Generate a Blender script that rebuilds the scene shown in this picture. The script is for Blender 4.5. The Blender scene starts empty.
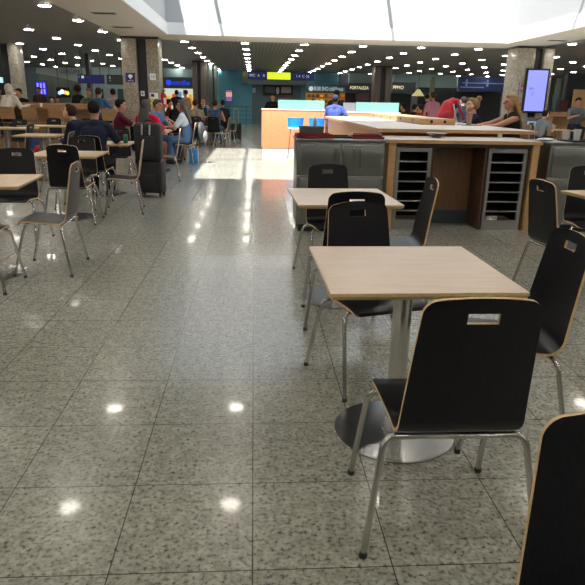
import bpy, bmesh, math, random
from mathutils import Vector, Matrix
random.seed(7)
SC = bpy.context.scene
COL = SC.collection
PI = math.pi
V = Vector

# ------------------------------------------------------------------ camera
CAM_R = V((0.99798433, -0.06052954, 0.01906459))
CAM_U = V((0.00014892, 0.302647025, 0.953102484))
CAM_F = V((0.06346071, 0.9511785, -0.30204668))
CAM_O = V((0.0, 0.0, 1.38))
FPX = 605.0
cd = bpy.data.cameras.new('camera'); cam = bpy.data.objects.new('camera', cd); COL.objects.link(cam)
m = Matrix.Identity(4)
for i in range(3):
    m[i][0] = CAM_R[i]; m[i][1] = CAM_U[i]; m[i][2] = -CAM_F[i]; m[i][3] = CAM_O[i]
cam.matrix_world = m
cd.sensor_fit = 'HORIZONTAL'; cd.sensor_width = 36.0; cd.lens = 36.0 * FPX / 585.0
cd.clip_start = 0.05; cd.clip_end = 300
SC.camera = cam


def at(px, py, Y):
    """world point at depth Y of a place measured in the photograph"""
    d = CAM_F * FPX + CAM_R * (px - 292.5) + CAM_U * (292.5 - py)
    return CAM_O + d * (Y / d.y)


# ------------------------------------------------------------------ materials
def lin(c):
    return tuple(((x / 12.92) if x <= 0.04045 else ((x + 0.055) / 1.055) ** 2.4) for x in c)


def rgb(r, g, b):
    return lin((r / 255, g / 255, b / 255))


_M = {}


def mat(name, col=None, rough=0.5, metal=0.0, spec=0.5, emit=None, estr=1.0, coat=0.0):
    if name in _M:
        return _M[name]
    mm = bpy.data.materials.new(name); mm.use_nodes = True
    b = mm.node_tree.nodes['Principled BSDF']
    b.inputs['Base Color'].default_value = (*col, 1)
    b.inputs['Roughness'].default_value = rough
    b.inputs['Metallic'].default_value = metal
    b.inputs['Specular IOR Level'].default_value = spec
    b.inputs['Coat Weight'].default_value = coat
    if emit:
        b.inputs['Emission Color'].default_value = (*emit, 1)
        b.inputs['Emission Strength'].default_value = estr
    _M[name] = mm
    return mm


def nodes_of(mm):
    return mm.node_tree.nodes, mm.node_tree.links, mm.node_tree.nodes['Principled BSDF']


def ramp(nt, stops):
    r = nt.new('ShaderNodeValToRGB')
    e = r.color_ramp.elements
    while len(e) < len(stops):
        e.new(0.5)
    for k, (p, c) in enumerate(stops):
        e[k].position = p; e[k].color = (*c, 1)
    return r


def wood(name, c1, c2, rough=0.45, scale=(2, 30, 30), coord='Object'):
    mm = mat(name, c1, rough); nt, ln, b = nodes_of(mm)
    tc = nt.new('ShaderNodeTexCoord'); mp = nt.new('ShaderNodeMapping'); mp.inputs['Scale'].default_value = scale
    nz = nt.new('ShaderNodeTexNoise'); nz.inputs['Scale'].default_value = 3; nz.inputs['Detail'].default_value = 6
    r = ramp(nt, [(0.35, c1), (0.65, c2)])
    ln.new(tc.outputs[coord], mp.inputs['Vector']); ln.new(mp.outputs[0], nz.inputs['Vector'])
    ln.new(nz.outputs['Fac'], r.inputs[0]); ln.new(r.outputs[0], b.inputs['Base Color'])
    return mm


M_black = wood('black woodgrain laminate', (0.004, 0.004, 0.006), (0.010, 0.010, 0.014), 0.34, (90, 90, 2))
M_black.node_tree.nodes['Principled BSDF'].inputs['Specular IOR Level'].default_value = 0.30
M_ply = wood('plywood edge', rgb(196, 162, 112), rgb(216, 186, 140), 0.45, (40, 40, 40))
M_steel = mat('brushed steel tube', (0.55, 0.54, 0.51), 0.24, 1.0)
M_rubber = mat('black rubber', (0.012, 0.012, 0.012), 0.6)
M_top_lit = wood('beech laminate lit tint', rgb(206, 182, 160), rgb(216, 193, 172), 0.33, (2, 18, 18))  # same laminate as the one below, its different lighting put into the colour
M_topw = wood('beech laminate', rgb(205, 175, 138), rgb(216, 188, 152), 0.33, (2, 18, 18))
M_base = mat('brushed steel disc', (0.50, 0.51, 0.52), 0.22, 1.0)
M_counter = wood('oak laminate', rgb(188, 146, 100), rgb(202, 160, 114), 0.4, (2, 2, 25))
M_counterh = wood('oak laminate horizontal', rgb(200, 120, 82), rgb(214, 136, 96), 0.4, (2, 2, 30))
M_worktop = wood('pale worktop', rgb(196, 184, 170), rgb(206, 194, 180), 0.35, (2, 20, 20))
M_darkwood = wood('dark brown panel', rgb(74, 52, 38), rgb(86, 62, 46), 0.42, (25, 25, 2))
M_brown = wood('brown panel', rgb(120, 86, 62), rgb(132, 97, 70), 0.42, (25, 25, 2))
M_stainless = mat('dull stainless sheet', (0.27, 0.275, 0.265), 0.30, 1.0)
M_alu = mat('aluminium frame', (0.42, 0.42, 0.42), 0.35, 1.0)
M_void = mat('black interior', (0.006, 0.006, 0.007), 0.6)
M_white = mat('white paint', (0.80, 0.81, 0.81), 0.6)
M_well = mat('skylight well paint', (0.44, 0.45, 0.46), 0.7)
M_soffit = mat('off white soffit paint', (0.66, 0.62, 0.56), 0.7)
M_cap = mat('lamp face', (0.9, 0.9, 0.85), 0.5, emit=(1.0, 0.94, 0.82), estr=50.0)
M_rim = mat('lamp rim', (0.5, 0.5, 0.5), 0.4)
M_dark = mat('dark charcoal panel', (0.018, 0.021, 0.024), 0.5)
M_navy = mat('navy sign', rgb(22, 28, 92), 0.4, emit=rgb(22, 28, 92), estr=0.25)
M_redtray = mat('wine red tray', rgb(120, 26, 36), 0.35)
M_blktray = mat('black tray', (0.015, 0.016, 0.018), 0.35)
M_wall = mat('grey wall', rgb(92, 104, 106), 0.7)
M_teal = mat('teal wall', rgb(76, 142, 166), 0.65)
M_glass = None


def granite(name, scale, stops, rough, tile=None):
    mm = mat(name, (0.3, 0.3, 0.3), rough); nt, ln, b = nodes_of(mm)
    tc = nt.new('ShaderNodeTexCoord')
    n1 = nt.new('ShaderNodeTexNoise'); n1.inputs['Scale'].default_value = scale; n1.inputs['Detail'].default_value = 3.0
    n1.inputs['Roughness'].default_value = 0.55
    ln.new(tc.outputs['Object'], n1.inputs['Vector'])
    r = ramp(nt, stops); ln.new(n1.outputs['Fac'], r.inputs[0])
    # broad tone drift
    n2 = nt.new('ShaderNodeTexNoise'); n2.inputs['Scale'].default_value = scale * 0.33; n2.inputs['Detail'].default_value = 2
    ln.new(tc.outputs['Object'], n2.inputs['Vector'])
    r2 = ramp(nt, [(0.38, (0.80, 0.80, 0.78)), (0.62, (1.08, 1.07, 1.03))]); ln.new(n2.outputs['Fac'], r2.inputs[0])
    mx = nt.new('ShaderNodeMix'); mx.data_type = 'RGBA'; mx.blend_type = 'MULTIPLY'; mx.inputs[0].default_value = 1
    ln.new(r.outputs[0], mx.inputs[6]); ln.new(r2.outputs[0], mx.inputs[7])
    out = mx.outputs[2]
    if tile:
        s, sy, ox, oy = tile
        mp = nt.new('ShaderNodeMapping'); mp.inputs['Location'].default_value = (ox, oy, 0)
        ln.new(tc.outputs['Object'], mp.inputs['Vector'])
        br = nt.new('ShaderNodeTexBrick')
        br.offset = 0.0; br.inputs['Scale'].default_value = 1.0
        br.inputs['Brick Width'].default_value = s; br.inputs['Row Height'].default_value = sy
        br.inputs['Mortar Size'].default_value = 0.0022; br.inputs['Mortar Smooth'].default_value = 0.1
        br.inputs['Color1'].default_value = (1, 1, 1, 1); br.inputs['Color2'].default_value = (0.91, 0.92, 0.92, 1)
        br.inputs['Mortar'].default_value = (0.22, 0.21, 0.20, 1)
        ln.new(mp.outputs[0], br.inputs['Vector'])
        m2 = nt.new('ShaderNodeMix'); m2.data_type = 'RGBA'; m2.blend_type = 'MULTIPLY'; m2.inputs[0].default_value = 1
        ln.new(out, m2.inputs[6]); ln.new(br.outputs['Color'], m2.inputs[7]); out = m2.outputs[2]
        # gentle unevenness of the polish
        n3 = nt.new('ShaderNodeTexNoise'); n3.inputs['Scale'].default_value = 160; n3.inputs['Detail'].default_value = 1
        ln.new(tc.outputs['Object'], n3.inputs['Vector'])
        bp = nt.new('ShaderNodeBump'); bp.inputs['Strength'].default_value = 0.045; bp.inputs['Distance'].default_value = 0.002
        ln.new(n3.outputs['Fac'], bp.inputs['Height']); ln.new(bp.outputs[0], b.inputs['Normal'])
    if tile:
        b.inputs['Specular IOR Level'].default_value = 0.42; b.inputs['Coat Weight'].default_value = 0.20; b.inputs['Coat Roughness'].default_value = 0.05; b.inputs['Coat IOR'].default_value = 1.45
    ln.new(out, b.inputs['Base Color'])
    return mm


M_floor = granite('polished granite tiles', 62, [(0.325, (0.09, 0.09, 0.085)), (0.405, (0.25, 0.25, 0.22)),
                                                  (0.48, (0.345, 0.34, 0.30)), (0.64, (0.43, 0.42, 0.37))], 0.24, (0.437, 0.4455, 0.005, -0.1835))
M_col = granite('granite cladding', 30, [(0.34, rgb(110, 100, 88)), (0.5, rgb(158, 146, 130)), (0.66, rgb(186, 176, 160))], 0.3)
M_colpale = granite('pale granite cladding', 30, [(0.34, rgb(140, 134, 124)), (0.5, rgb(176, 170, 160)), (0.66, rgb(196, 190, 180))], 0.3)


def slat_ceiling():
    mm = mat('dark metal slat ceiling', (0.1, 0.1, 0.1), 0.5); nt, ln, b = nodes_of(mm)
    tc = nt.new('ShaderNodeTexCoord'); mp = nt.new('ShaderNodeMapping')
    ln.new(tc.outputs['Object'], mp.inputs['Vector'])
    br = nt.new('ShaderNodeTexBrick'); br.offset = 0.0
    br.inputs['Scale'].default_value = 1.0; br.inputs['Brick Width'].default_value = 0.12; br.inputs['Row Height'].default_value = 0.12
    br.inputs['Mortar Size'].default_value = 0.02; br.inputs['Mortar Smooth'].default_value = 0.2
    br.inputs['Color1'].default_value = (0.10, 0.098, 0.095, 1); br.inputs['Color2'].default_value = (0.13, 0.128, 0.124, 1)
    br.inputs['Mortar'].default_value = (0.30, 0.295, 0.28, 1)
    ln.new(mp.outputs[0], br.inputs['Vector']); ln.new(br.outputs['Color'], b.inputs['Base Color'])
    return mm


M_ceil = slat_ceiling()


def glassy(name, tint, alpha):
    mm = bpy.data.materials.new(name); mm.use_nodes = True
    nt = mm.node_tree.nodes; ln = mm.node_tree.links
    b = nt['Principled BSDF']; b.inputs['Base Color'].default_value = (*tint, 1); b.inputs['Roughness'].default_value = 0.08
    b.inputs['Alpha'].default_value = alpha
    return mm


M_glass = glassy('greenish glass', rgb(150, 205, 200), 0.45)
M_clear = glassy('clear plastic', rgb(215, 222, 222), 0.4)


# ------------------------------------------------------------------ mesh builder
class MB:
    def __init__(self):
        self.v = []; self.f = []; self.mi = []; self.k = 0

    def add(self, vs, fs, k=None):
        o = len(self.v); self.v += [V(p) for p in vs]
        for f in fs:
            self.f.append([i + o for i in f]); self.mi.append(self.k if k is None else k)

    def box(self, x0, y0, z0, x1, y1, z1, bev=0.0, k=None):
        if bev <= 0:
            vs = [(x, y, z) for z in (z0, z1) for y in (y0, y1) for x in (x0, x1)]
            fs = [(0, 2, 3, 1), (4, 5, 7, 6), (0, 1, 5, 4), (2, 6, 7, 3), (0, 4, 6, 2), (1, 3, 7, 5)]
            self.add(vs, fs, k); return
        bm = bmesh.new(); bmesh.ops.create_cube(bm, size=1)
        for q in bm.verts:
            q.co = V(((x0 + x1) / 2 + q.co.x * (x1 - x0), (y0 + y1) / 2 + q.co.y * (y1 - y0), (z0 + z1) / 2 + q.co.z * (z1 - z0)))
        bmesh.ops.bevel(bm, geom=list(bm.edges), offset=bev, segments=3, affect='EDGES', profile=0.5)
        self.addbm(bm, k)

    def addbm(self, bm, k=None):
        bm.verts.index_update()
        self.add([q.co.copy() for q in bm.verts], [[q.index for q in f.verts] for f in bm.faces], k); bm.free()

    def tube(self, pts, r, n=10, k=None, cap=True):
        pts = [V(p) for p in pts]; rs = r if isinstance(r, (list, tuple)) else [r] * len(pts)
        t = (pts[1] - pts[0]).normalized()
        u = t.orthogonal().normalized()
        rings = []
        for i, p in enumerate(pts):
            a = (p - pts[i - 1]).normalized() if i else t
            c = (pts[i + 1] - p).normalized() if i < len(pts) - 1 else a
            tt = (a + c).normalized()
            u = (u - tt * u.dot(tt)).normalized(); w = tt.cross(u)
            rings.append([p + (u * math.cos(2 * PI * j / n) + w * math.sin(2 * PI * j / n)) * rs[i] for j in range(n)])
        vs = [q for ring in rings for q in ring]; fs = []
        for i in range(len(pts) - 1):
            for j in range(n):
                fs.append((i * n + j, i * n + (j + 1) % n, (i + 1) * n + (j + 1) % n, (i + 1) * n + j))
        if cap:
            fs.append(tuple(range(n - 1, -1, -1))); fs.append(tuple((len(pts) - 1) * n + j for j in range(n)))
        self.add(vs, fs, k)

    def lathe(self, prof, c=(0, 0, 0), n=32, k=None):
        """prof: (radius, z) bottom to top, closed at both ends"""
        vs = []; fs = []
        for (r, z) in prof:
            for j in range(n):
                vs.append((c[0] + r * math.cos(2 * PI * j / n), c[1] + r * math.sin(2 * PI * j / n), c[2] + z))
        for i in range(len(prof) - 1):
            for j in range(n):
                fs.append((i * n + j, i * n + (j + 1) % n, (i + 1) * n + (j + 1) % n, (i + 1) * n + j))
        fs.append(tuple(range(n - 1, -1, -1))); fs.append(tuple((len(prof) - 1) * n + j for j in range(n)))
        self.add(vs, fs, k)

    def ball(self, c, r, seg=16, rg=10, rot=None, k=None):
        rr = r if isinstance(r, (tuple, list)) else (r, r, r)
        bm = bmesh.new(); bmesh.ops.create_uvsphere(bm, u_segments=seg, v_segments=rg, radius=1)
        for q in bm.verts:
            p = V((q.co.x * rr[0], q.co.y * rr[1], q.co.z * rr[2]))
            if rot: p = rot @ p
            q.co = p + V(c)
        self.addbm(bm, k)

    def cap(self, a, b, ra, rb=None, n=12):
        """tapered capsule"""
        rb = ra if rb is None else rb
        a = V(a); b = V(b); d = b - a
        if d.length < 1e-6:
            self.ball(a, ra); return
        t = d.normalized(); pts = []; rs = []
        for s in (-0.98, -0.8, -0.5, 0):
            pts.append(a + t * ra * s); rs.append(ra * math.sqrt(max(0.02, 1 - s * s)))
        for s in (0, 0.5, 0.8, 0.98):
            pts.append(b + t * rb * s); rs.append(rb * math.sqrt(max(0.02, 1 - s * s)))
        self.tube(pts, rs, n)

    def mesh(self, name, mats, smooth=False):
        me = bpy.data.meshes.new(name)
        me.from_pydata([tuple(p) for p in self.v], [], self.f)
        for q in (mats if isinstance(mats, (list, tuple)) else [mats]):
            me.materials.append(q)
        for p, k in zip(me.polygons, self.mi):
            p.material_index = k; p.use_smooth = smooth is True
        me.update()
        if smooth == 'auto':
            me.polygons.foreach_set('use_smooth', [True] * len(me.polygons))
            me.set_sharp_from_angle(angle=math.radians(40))
        return me

    def build(self, name, mats, parent=None, smooth='auto', loc=None):
        o = bpy.data.objects.new(name, self.mesh(name, mats, smooth)); COL.objects.link(o)
        if parent: o.parent = parent
        if loc is not None: o.location = loc
        return o


def tag(o, label=None, cat=None, group=None, kind=None):
    if label: o['label'] = label
    if cat: o['category'] = cat
    if group: o['group'] = group
    if kind: o['kind'] = kind
    return o


def thing(name, label, cat, loc=(0, 0, 0), rz=0.0, group=None):
    o = bpy.data.objects.new(name, None); COL.objects.link(o)
    o.empty_display_size = 0.1
    o.location = loc; o.rotation_euler = (0, 0, rz)
    return tag(o, label, cat, group)


def copy_tree(o, parent=None):
    c = o.copy(); COL.objects.link(c); c.parent = parent
    for ch in list(o.children):
        copy_tree(ch, c)
    return c


def struct(name, mb, mats, smooth='auto'):
    return tag(mb.build(name, mats, None, smooth), kind='structure')


def boxo(name, m_, b, parent=None, bev=0.0):
    q = MB(); q.box(*b, bev=bev); return q.build(name, m_, parent)


# text as real letter shapes, facing -Y
def text_mesh(s, size, depth=0.004, bold=0.0):
    cu = bpy.data.curves.new('lettering', 'FONT'); cu.body = s; cu.size = size; cu.extrude = depth / 2
    cu.align_x = 'CENTER'; cu.align_y = 'CENTER'; cu.offset = bold
    o = bpy.data.objects.new('lettering', cu); COL.objects.link(o)
    dg = bpy.context.evaluated_depsgraph_get(); dg.update()
    me = bpy.data.meshes.new_from_object(o.evaluated_get(dg))
    bpy.data.objects.remove(o); bpy.data.curves.remove(cu)
    return me


def text(s, size, m_, loc, parent=None, name='lettering', rot=(PI / 2, 0, 0), width=None):
    me = text_mesh(s, size); me.materials.clear(); me.materials.append(m_)
    o = bpy.data.objects.new(name, me); COL.objects.link(o)
    o.location = loc; o.rotation_euler = rot
    if width:
        xs = [q.co.x for q in me.vertices]; k = width / (max(xs) - min(xs)); o.scale = (k, 1, 1)
    if parent: o.parent = parent
    return o


# ------------------------------------------------------------------ people
SKINS = {'light': rgb(214, 166, 140), 'tan': rgb(186, 132, 104), 'brown': rgb(140, 92, 68), 'dark': rgb(84, 56, 44)}


def remeshed(mb, voxel, smooth_it=3):
    o = bpy.data.objects.new('tmp', mb.mesh('tmp', [])); COL.objects.link(o)
    r = o.modifiers.new('r', 'REMESH'); r.mode = 'VOXEL'; r.voxel_size = voxel; r.use_smooth_shade = True
    s = o.modifiers.new('s', 'SMOOTH'); s.factor = 0.5; s.iterations = smooth_it
    dg = bpy.context.evaluated_depsgraph_get(); dg.update()
    me = bpy.data.meshes.new_from_object(o.evaluated_get(dg))
    old = o.data; bpy.data.objects.remove(o); bpy.data.meshes.remove(old)
    return me


def put(me, name, m_, parent):
    me.materials.clear(); me.materials.append(m_); me.name = name
    me.polygons.foreach_set('use_smooth', [True] * len(me.polygons))
    o = bpy.data.objects.new(name, me); COL.objects.link(o); o.parent = parent
    return o


def ik(S, H, l1, l2, pole):
    d = H - S; L = min(d.length, (l1 + l2) * 0.995); t = d.normalized(); H = S + t * L
    a = (l1 * l1 - l2 * l2 + L * L) / (2 * L); h = math.sqrt(max(0, l1 * l1 - a * a))
    p = (pole - t * pole.dot(t)).normalized()
    return S + t * a + p * h, H


def cloth(name, c):
    key = 'cloth %d %d %d' % tuple(int(x * 255) for x in c)
    mm = mat(key, c, 0.85, spec=0.2)
    return mm


def person(label, loc, yaw, seat=None, lean=0.1, head=(0, 0), hands=((-0.15, 0.4, 0.8), (0.15, 0.4, 0.8)), skin='tan',
           shirt=(0.1, 0.1, 0.1), sleeve='short', pants=(0.03, 0.03, 0.05), hair=(0.02, 0.015, 0.012), style='short',
           fine=True, k=1.0, shorts=False, group=None, hood=False, capcol=None, shoes=(0.02, 0.02, 0.02), feet=0.36, straps=False, bib=None):
    """faces local +Y; seat = seat height (None: standing)"""
    root = thing('person', label, 'person', loc, yaw, group)
    vox = 0.0085 if fine else 0.017
    hz = (seat + 0.095) if seat is not None else 0.90 * k
    hip = V((0, 0, hz))
    up = V((0, math.sin(lean), math.cos(lean)))
    fw = V((0, math.cos(lean), -math.sin(lean)))
    chest = hip + up * 0.36 * k
    nb = hip + up * 0.51 * k
    hl = lean * 0.6
    hup = V((0, math.sin(hl), math.cos(hl)))
    hc = nb + hup * 0.175 * k + V((0, 0.015, 0))
    hr = Matrix.Rotation(head[0], 3, 'Z') @ Matrix.Rotation(-head[1], 3, 'X')
    B = MB(); S = MB(); Pn = MB(); Sh = MB()
    g = 0.012
    for dst, e in ((B, 0.0), (S, g)):
        for x in (-1, 1):
            dst.cap(hip + V((x * 0.065, 0, 0.0)), hip + up * 0.18 * k + V((x * 0.055, 0, 0)), 0.105 * k + e, 0.098 * k + e)
            dst.cap(hip + up * 0.18 * k + V((x * 0.055, 0, 0)), chest + V((x * 0.075, 0, 0)), 0.098 * k + e, 0.105 * k + e)
            dst.cap(chest + V((x * 0.075, 0, 0)), nb + V((x * 0.10, 0, 0)) - up * 0.05, 0.105 * k + e, 0.062 * k + e)
            dst.cap(nb + V((x * 0.04, 0, 0)) - up * 0.02, nb + V((x * 0.165 * k, 0, 0)) - up * 0.045, 0.055 + e, 0.052 + e)
    B.cap(nb - up * 0.03, hc - hup * 0.06, 0.056, 0.052)
    hd = lambda x, y, z: hc + hr @ (V((x, y, z)) * k)
    # head: skull, jaw, nose, ears, brow
    B.ball(hd(0, -0.012, 0.018), (0.076 * k, 0.094 * k, 0.10 * k), rot=hr)
    B.ball(hd(0, 0.022, -0.05), (0.055 * k, 0.066 * k, 0.066 * k), rot=hr)
    B.cap(hd(0, 0.088, 0.012), hd(0, 0.108, -0.022), 0.011 * k, 0.016 * k, 8)
    B.cap(hd(-0.04, 0.075, 0.03), hd(0.04, 0.075, 0.03), 0.016 * k, n=8)
    for x in (-1, 1):
        B.ball(hd(x * 0.079, -0.005, -0.01), (0.012 * k, 0.02 * k, 0.032 * k), 8, 6, rot=hr)
    if sleeve != 'none':
        S.cap(nb - up * 0.02, nb + up * 0.005, 0.07, 0.066)
    # arms
    for s, H in ((-1, V(hands[0])), (1, V(hands[1]))):
        sh = nb + V((s * 0.185 * k, 0, 0)) - up * 0.05
        el, wr = ik(sh, H, 0.29 * k, 0.25 * k, V((s * 0.6, -0.25, -0.8)))
        B.cap(sh, el, 0.050 * k, 0.040 * k); B.cap(el, wr, 0.040 * k, 0.027 * k)
        if sleeve == 'short':
            S.cap(sh, sh.lerp(el, 0.72), 0.064 * k, 0.058 * k)
        elif sleeve == 'long':
            S.cap(sh, el, 0.064 * k, 0.054 * k); S.cap(el, el.lerp(wr, 0.93), 0.054 * k, 0.042 * k)
        d = (wr - el).normalized(); side = V((-s, 0, 0)); side = (side - d * side.dot(d)).normalized(); n_ = d.cross(side)
        if n_.z > 0: n_ = -n_
        if fine:
            for q in (-0.5, 0.5):
                B.cap(wr + side * q * 0.03, wr + d * 0.085 * k + side * q * 0.045, 0.018, 0.016, 8)
            for j, (ln_, off) in enumerate(((0.068, 0.033), (0.078, 0.011), (0.072, -0.011), (0.056, -0.033))):
                p0 = wr + d * 0.085 * k + side * off; p1 = p0 + (d * 0.85 + n_ * 0.35 + side * off * 4).normalized() * ln_ * 0.55
                p2 = p1 + (d * 0.5 + n_ * 0.85).normalized() * ln_ * 0.5
                B.cap(p0 - d * 0.03, p1, 0.0105, 0.0095, 8); B.cap(p1, p2, 0.0095, 0.0085, 8)
            t0 = wr + d * 0.025 + side * 0.03; t1 = t0 + (d * 0.6 + side * 0.7 + n_ * 0.2).normalized() * 0.045
            t2 = t1 + (d * 0.85 + side * 0.1 + n_ * 0.4).normalized() * 0.032
            B.cap(wr + d * 0.02, t1, 0.015, 0.012, 8); B.cap(t1, t2, 0.012, 0.010, 8)
        else:
            B.cap(wr, wr + d * 0.09, 0.026, 0.03, 8); B.cap(wr + d * 0.09, wr + d * 0.16, 0.03, 0.018, 8)
    # legs
    for s in (-1, 1):
        hj = hip + V((s * 0.09, 0, -0.03))
        if seat is not None:
            kn = V((s * 0.12, 0.41 * k, hz - 0.03)); an = V((s * 0.12, feet * k, max(0.08, hz - 0.03 - 0.43 * k)))
        else:
            kn = V((s * 0.10, 0.03, 0.49 * k)); an = V((s * 0.11, -0.02, 0.085))
        B.cap(hj, kn, 0.082 * k, 0.055 * k); B.cap(kn, an, 0.053 * k, 0.036 * k)
        toe = an + V((s * 0.02, 0.16, -0.045)); heel = an + V((0, -0.05, -0.042))
        B.cap(heel, toe, 0.034, 0.028)
        Pn.cap(hip + V((s * 0.065, 0, -0.02)), hip + up * 0.09 + V((s * 0.058, 0, 0)), 0.122 * k, 0.115 * k)
        Pn.cap(hj, kn, 0.098 * k, 0.072 * k)
        if not shorts:
            Pn.cap(kn, an + V((0, 0, 0.02)), 0.071 * k, 0.052 * k)
        Sh.cap(heel, toe, 0.043, 0.036); Sh.cap(an, an + V((0, 0.04, -0.03)), 0.046, 0.04)
    sk = mat('skin ' + skin, SKINS[skin], 0.55)
    body = put(remeshed(B, vox, 3), 'body', sk, root)
    if not fine or True:
        sm = put(remeshed(S, 0.012 if fine else 0.018, 4), 'shirt' if sleeve != 'none' else 'top', cloth('s', shirt), root)
    put(remeshed(Pn, 0.013 if fine else 0.02, 4), 'shorts' if shorts else 'trousers', cloth('p', pants), root)
    put(remeshed(Sh, 0.012 if fine else 0.02, 2), 'shoes', mat('shoe %.2f' % shoes[0], shoes, 0.5), root)
    # hair
    H = MB()
    H.ball(hd(0, -0.030, 0.034), (0.086 * k, 0.092 * k, 0.100 * k), 20, 14, rot=hr)
    H.ball(hd(0, 0.028, 0.085), (0.062 * k, 0.06 * k, 0.040 * k), 16, 10, rot=hr)
    if style in ('long', 'longbun'):
        for x in (-0.07, -0.035, 0, 0.035, 0.07):
            top = hd(x * 0.8, -0.05, 0.03)
            low = nb - up * (0.20 + 0.02 * math.cos(x * 40)) * k + V((x * 1.25, -0.135 * k, 0))
            mid = nb + up * 0.03 + V((x * 1.15, -0.10 * k, 0))
            H.cap(top, mid, 0.036, 0.036); H.cap(mid, low, 0.036, 0.018)
        for x in (-0.08, 0.08):
            H.cap(hd(x, -0.005, 0.04), hd(x, -0.02, -0.09), 0.018, 0.016)
    if style in ('bun', 'longbun'):
        H.ball(hd(0, -0.06, 0.15), 0.05 * k, 14, 10); H.ball(hd(0.02, -0.075, 0.165), 0.03 * k, 10, 8)
    if style == 'afro':
        H.ball(hd(0, -0.02, 0.05), 0.125 * k, 20, 14)
    hm = remeshed(H, 0.010 if fine else 0.016, 2)
    if not (hood and style == 'hidden'):
        put(hm, 'hair', mat('hair %.3f %.3f' % hair[:2], hair, 0.75, spec=0.15), root)
    if fine:
        E_ = MB(); Li = MB()
        for x in (-1, 1):
            E_.ball(hd(x * 0.032, 0.080, 0.006), 0.011 * k, 8, 6)
        Li.cap(hd(-0.02, 0.084, -0.058), hd(0.02, 0.084, -0.058), 0.007, n=8)
        E_.build('eyes', mat('eye', (0.02, 0.015, 0.012), 0.2), root, True)
        Li.build('lips', mat('lips', rgb(150, 80, 74), 0.4), root, True)
    if hood:
        Hd = MB(); Hd.ball(hd(0, -0.03, 0.03), (0.105, 0.115, 0.125), 18, 12, rot=hr); Hd.ball(hd(0, -0.075, -0.055), (0.115, 0.075, 0.085), 16, 10, rot=hr)
        Hd.ball(hd(0, -0.03, -0.1), (0.12, 0.11, 0.05), 16, 10)
        put(remeshed(Hd, 0.012, 3), 'hood', cloth('s', shirt), root)
    if capcol:
        Cp = MB(); Cp.ball(hd(0, -0.02, 0.055), (0.092 * k, 0.104 * k, 0.085 * k), 18, 12, rot=hr)
        Cp.ball(hd(0, 0.105, 0.05), (0.065, 0.075, 0.012), 14, 8, rot=hr)
        put(remeshed(Cp, 0.01, 2), 'cap', cloth('c', capcol), root)
    if bib:
        Bb = MB()
        for x in (-1, 1):
            Bb.cap(hip + V((x * 0.065, 0, 0.0)), hip + up * 0.18 * k + V((x * 0.055, 0, 0)), 0.125 * k, 0.118 * k)
            Bb.cap(hip + up * 0.18 * k + V((x * 0.055, 0, 0)), hip + up * 0.30 * k + V((x * 0.062, 0, 0)), 0.118 * k, 0.118 * k)
        put(remeshed(Bb, 0.012, 3), 'dungaree_bib', cloth('d', bib), root)
    if straps:
        St = MB()
        for x in (-1, 1):
            St.tube([chest + V((x * 0.06, 0.13, 0.02)), nb + V((x * 0.085, 0.05, 0.03)), nb + V((x * 0.085, -0.05, 0.02)), chest + V((x * 0.06, -0.13, 0.0))], 0.014, 8)
        St.build('straps', cloth('d', pants), root, True)
    return root


D = math.radians
C_navy = rgb(34, 40, 58); C_jean = rgb(70, 92, 122); C_black = (0.012, 0.012, 0.014); C_grey = rgb(120, 124, 126)
HB = (0.012, 0.010, 0.010); HBR = rgb(60, 42, 32); HG = rgb(92, 84, 80)
person('man in a dark navy shirt from behind, forearms on the table with the green can', (-2.22, 8.70, 0), D(-4), .455, .32, (0, .1),
       ((-.12, .36, .79), (.22, .42, .79)), 'tan', C_navy, 'short', rgb(24, 26, 34), HB)
person('young person in a dark suit jacket hunched over with head bowed', (-2.66, 10.55, 0), D(76), .455, .66, (0, -.45),
       ((-.05, .55, .68), (.16, .52, .70)), 'light', rgb(26, 32, 52), 'long', rgb(40, 44, 54), HBR, k=1.03)
person('person in a white hooded sweatshirt leaning on the tall wooden counter', (-6.38, 16.62, 0), D(-22), .76, .40, (0, -.5),
       ((-.1, .5, 1.13), (.42, .42, 1.14)), 'tan', rgb(214, 206, 196), 'long', C_black, HB, hood=True, k=1.06, style='hidden')
person('broad man in a steel blue T-shirt seated at the tall wooden counter', (-4.05, 16.65, 0), D(-14), .72, .22, (.1, 0),
       ((-.2, .44, 1.13), (.3, .40, 1.13)), 'tan', rgb(62, 98, 130), 'short', C_black, HBR)
person('man in a maroon T-shirt in profile with folded hands raised on a table', (-2.70, 12.65, 0), D(-72), .455, .12, (0, 0),
       ((-.05, .42, .98), (.05, .43, .99)), 'tan', rgb(88, 26, 46), 'short', C_navy, HB)
person('woman with long grey hair and a bright red top, back turned behind the black bag', (-2.03, 11.85, 0), D(-25), .455, .15, (-.2, -.1),
       ((-.15, .4, .79), (.26, .38, .79)), 'tan', rgb(206, 26, 38), 'short', rgb(118, 70, 58), HG, 'long')
person('grey-haired man in a light blue shirt sitting beyond the woman in red', (-2.18, 13.95, 0), D(-110), .455, .15, (0, 0),
       ((-.15, .42, .79), (.2, .40, .79)), 'tan', rgb(84, 118, 160), 'short', C_jean, rgb(70, 68, 68))
person('woman with long grey hair in a white top and denim dungarees eating at a table', (-1.46, 13.82, 0), D(84), .455, .16, (0, -.12),
       ((-.1, .38, .88), (.1, .36, .90)), 'tan', rgb(210, 214, 222), 'short', rgb(96, 126, 164), HG, 'long', straps=True, bib=rgb(96, 126, 164), feet=.30)
person('young man in a blue T-shirt, shorts and cap standing by the orange counter', (1.93, 15.05, 0), D(-12), None, .08, (0, -.2),
       ((-.1, .3, .95), (.32, .22, 1.0)), 'brown', rgb(66, 82, 150), 'short', rgb(40, 52, 110), HB, k=.90, capcol=rgb(44, 52, 72), shorts=True)
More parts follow.
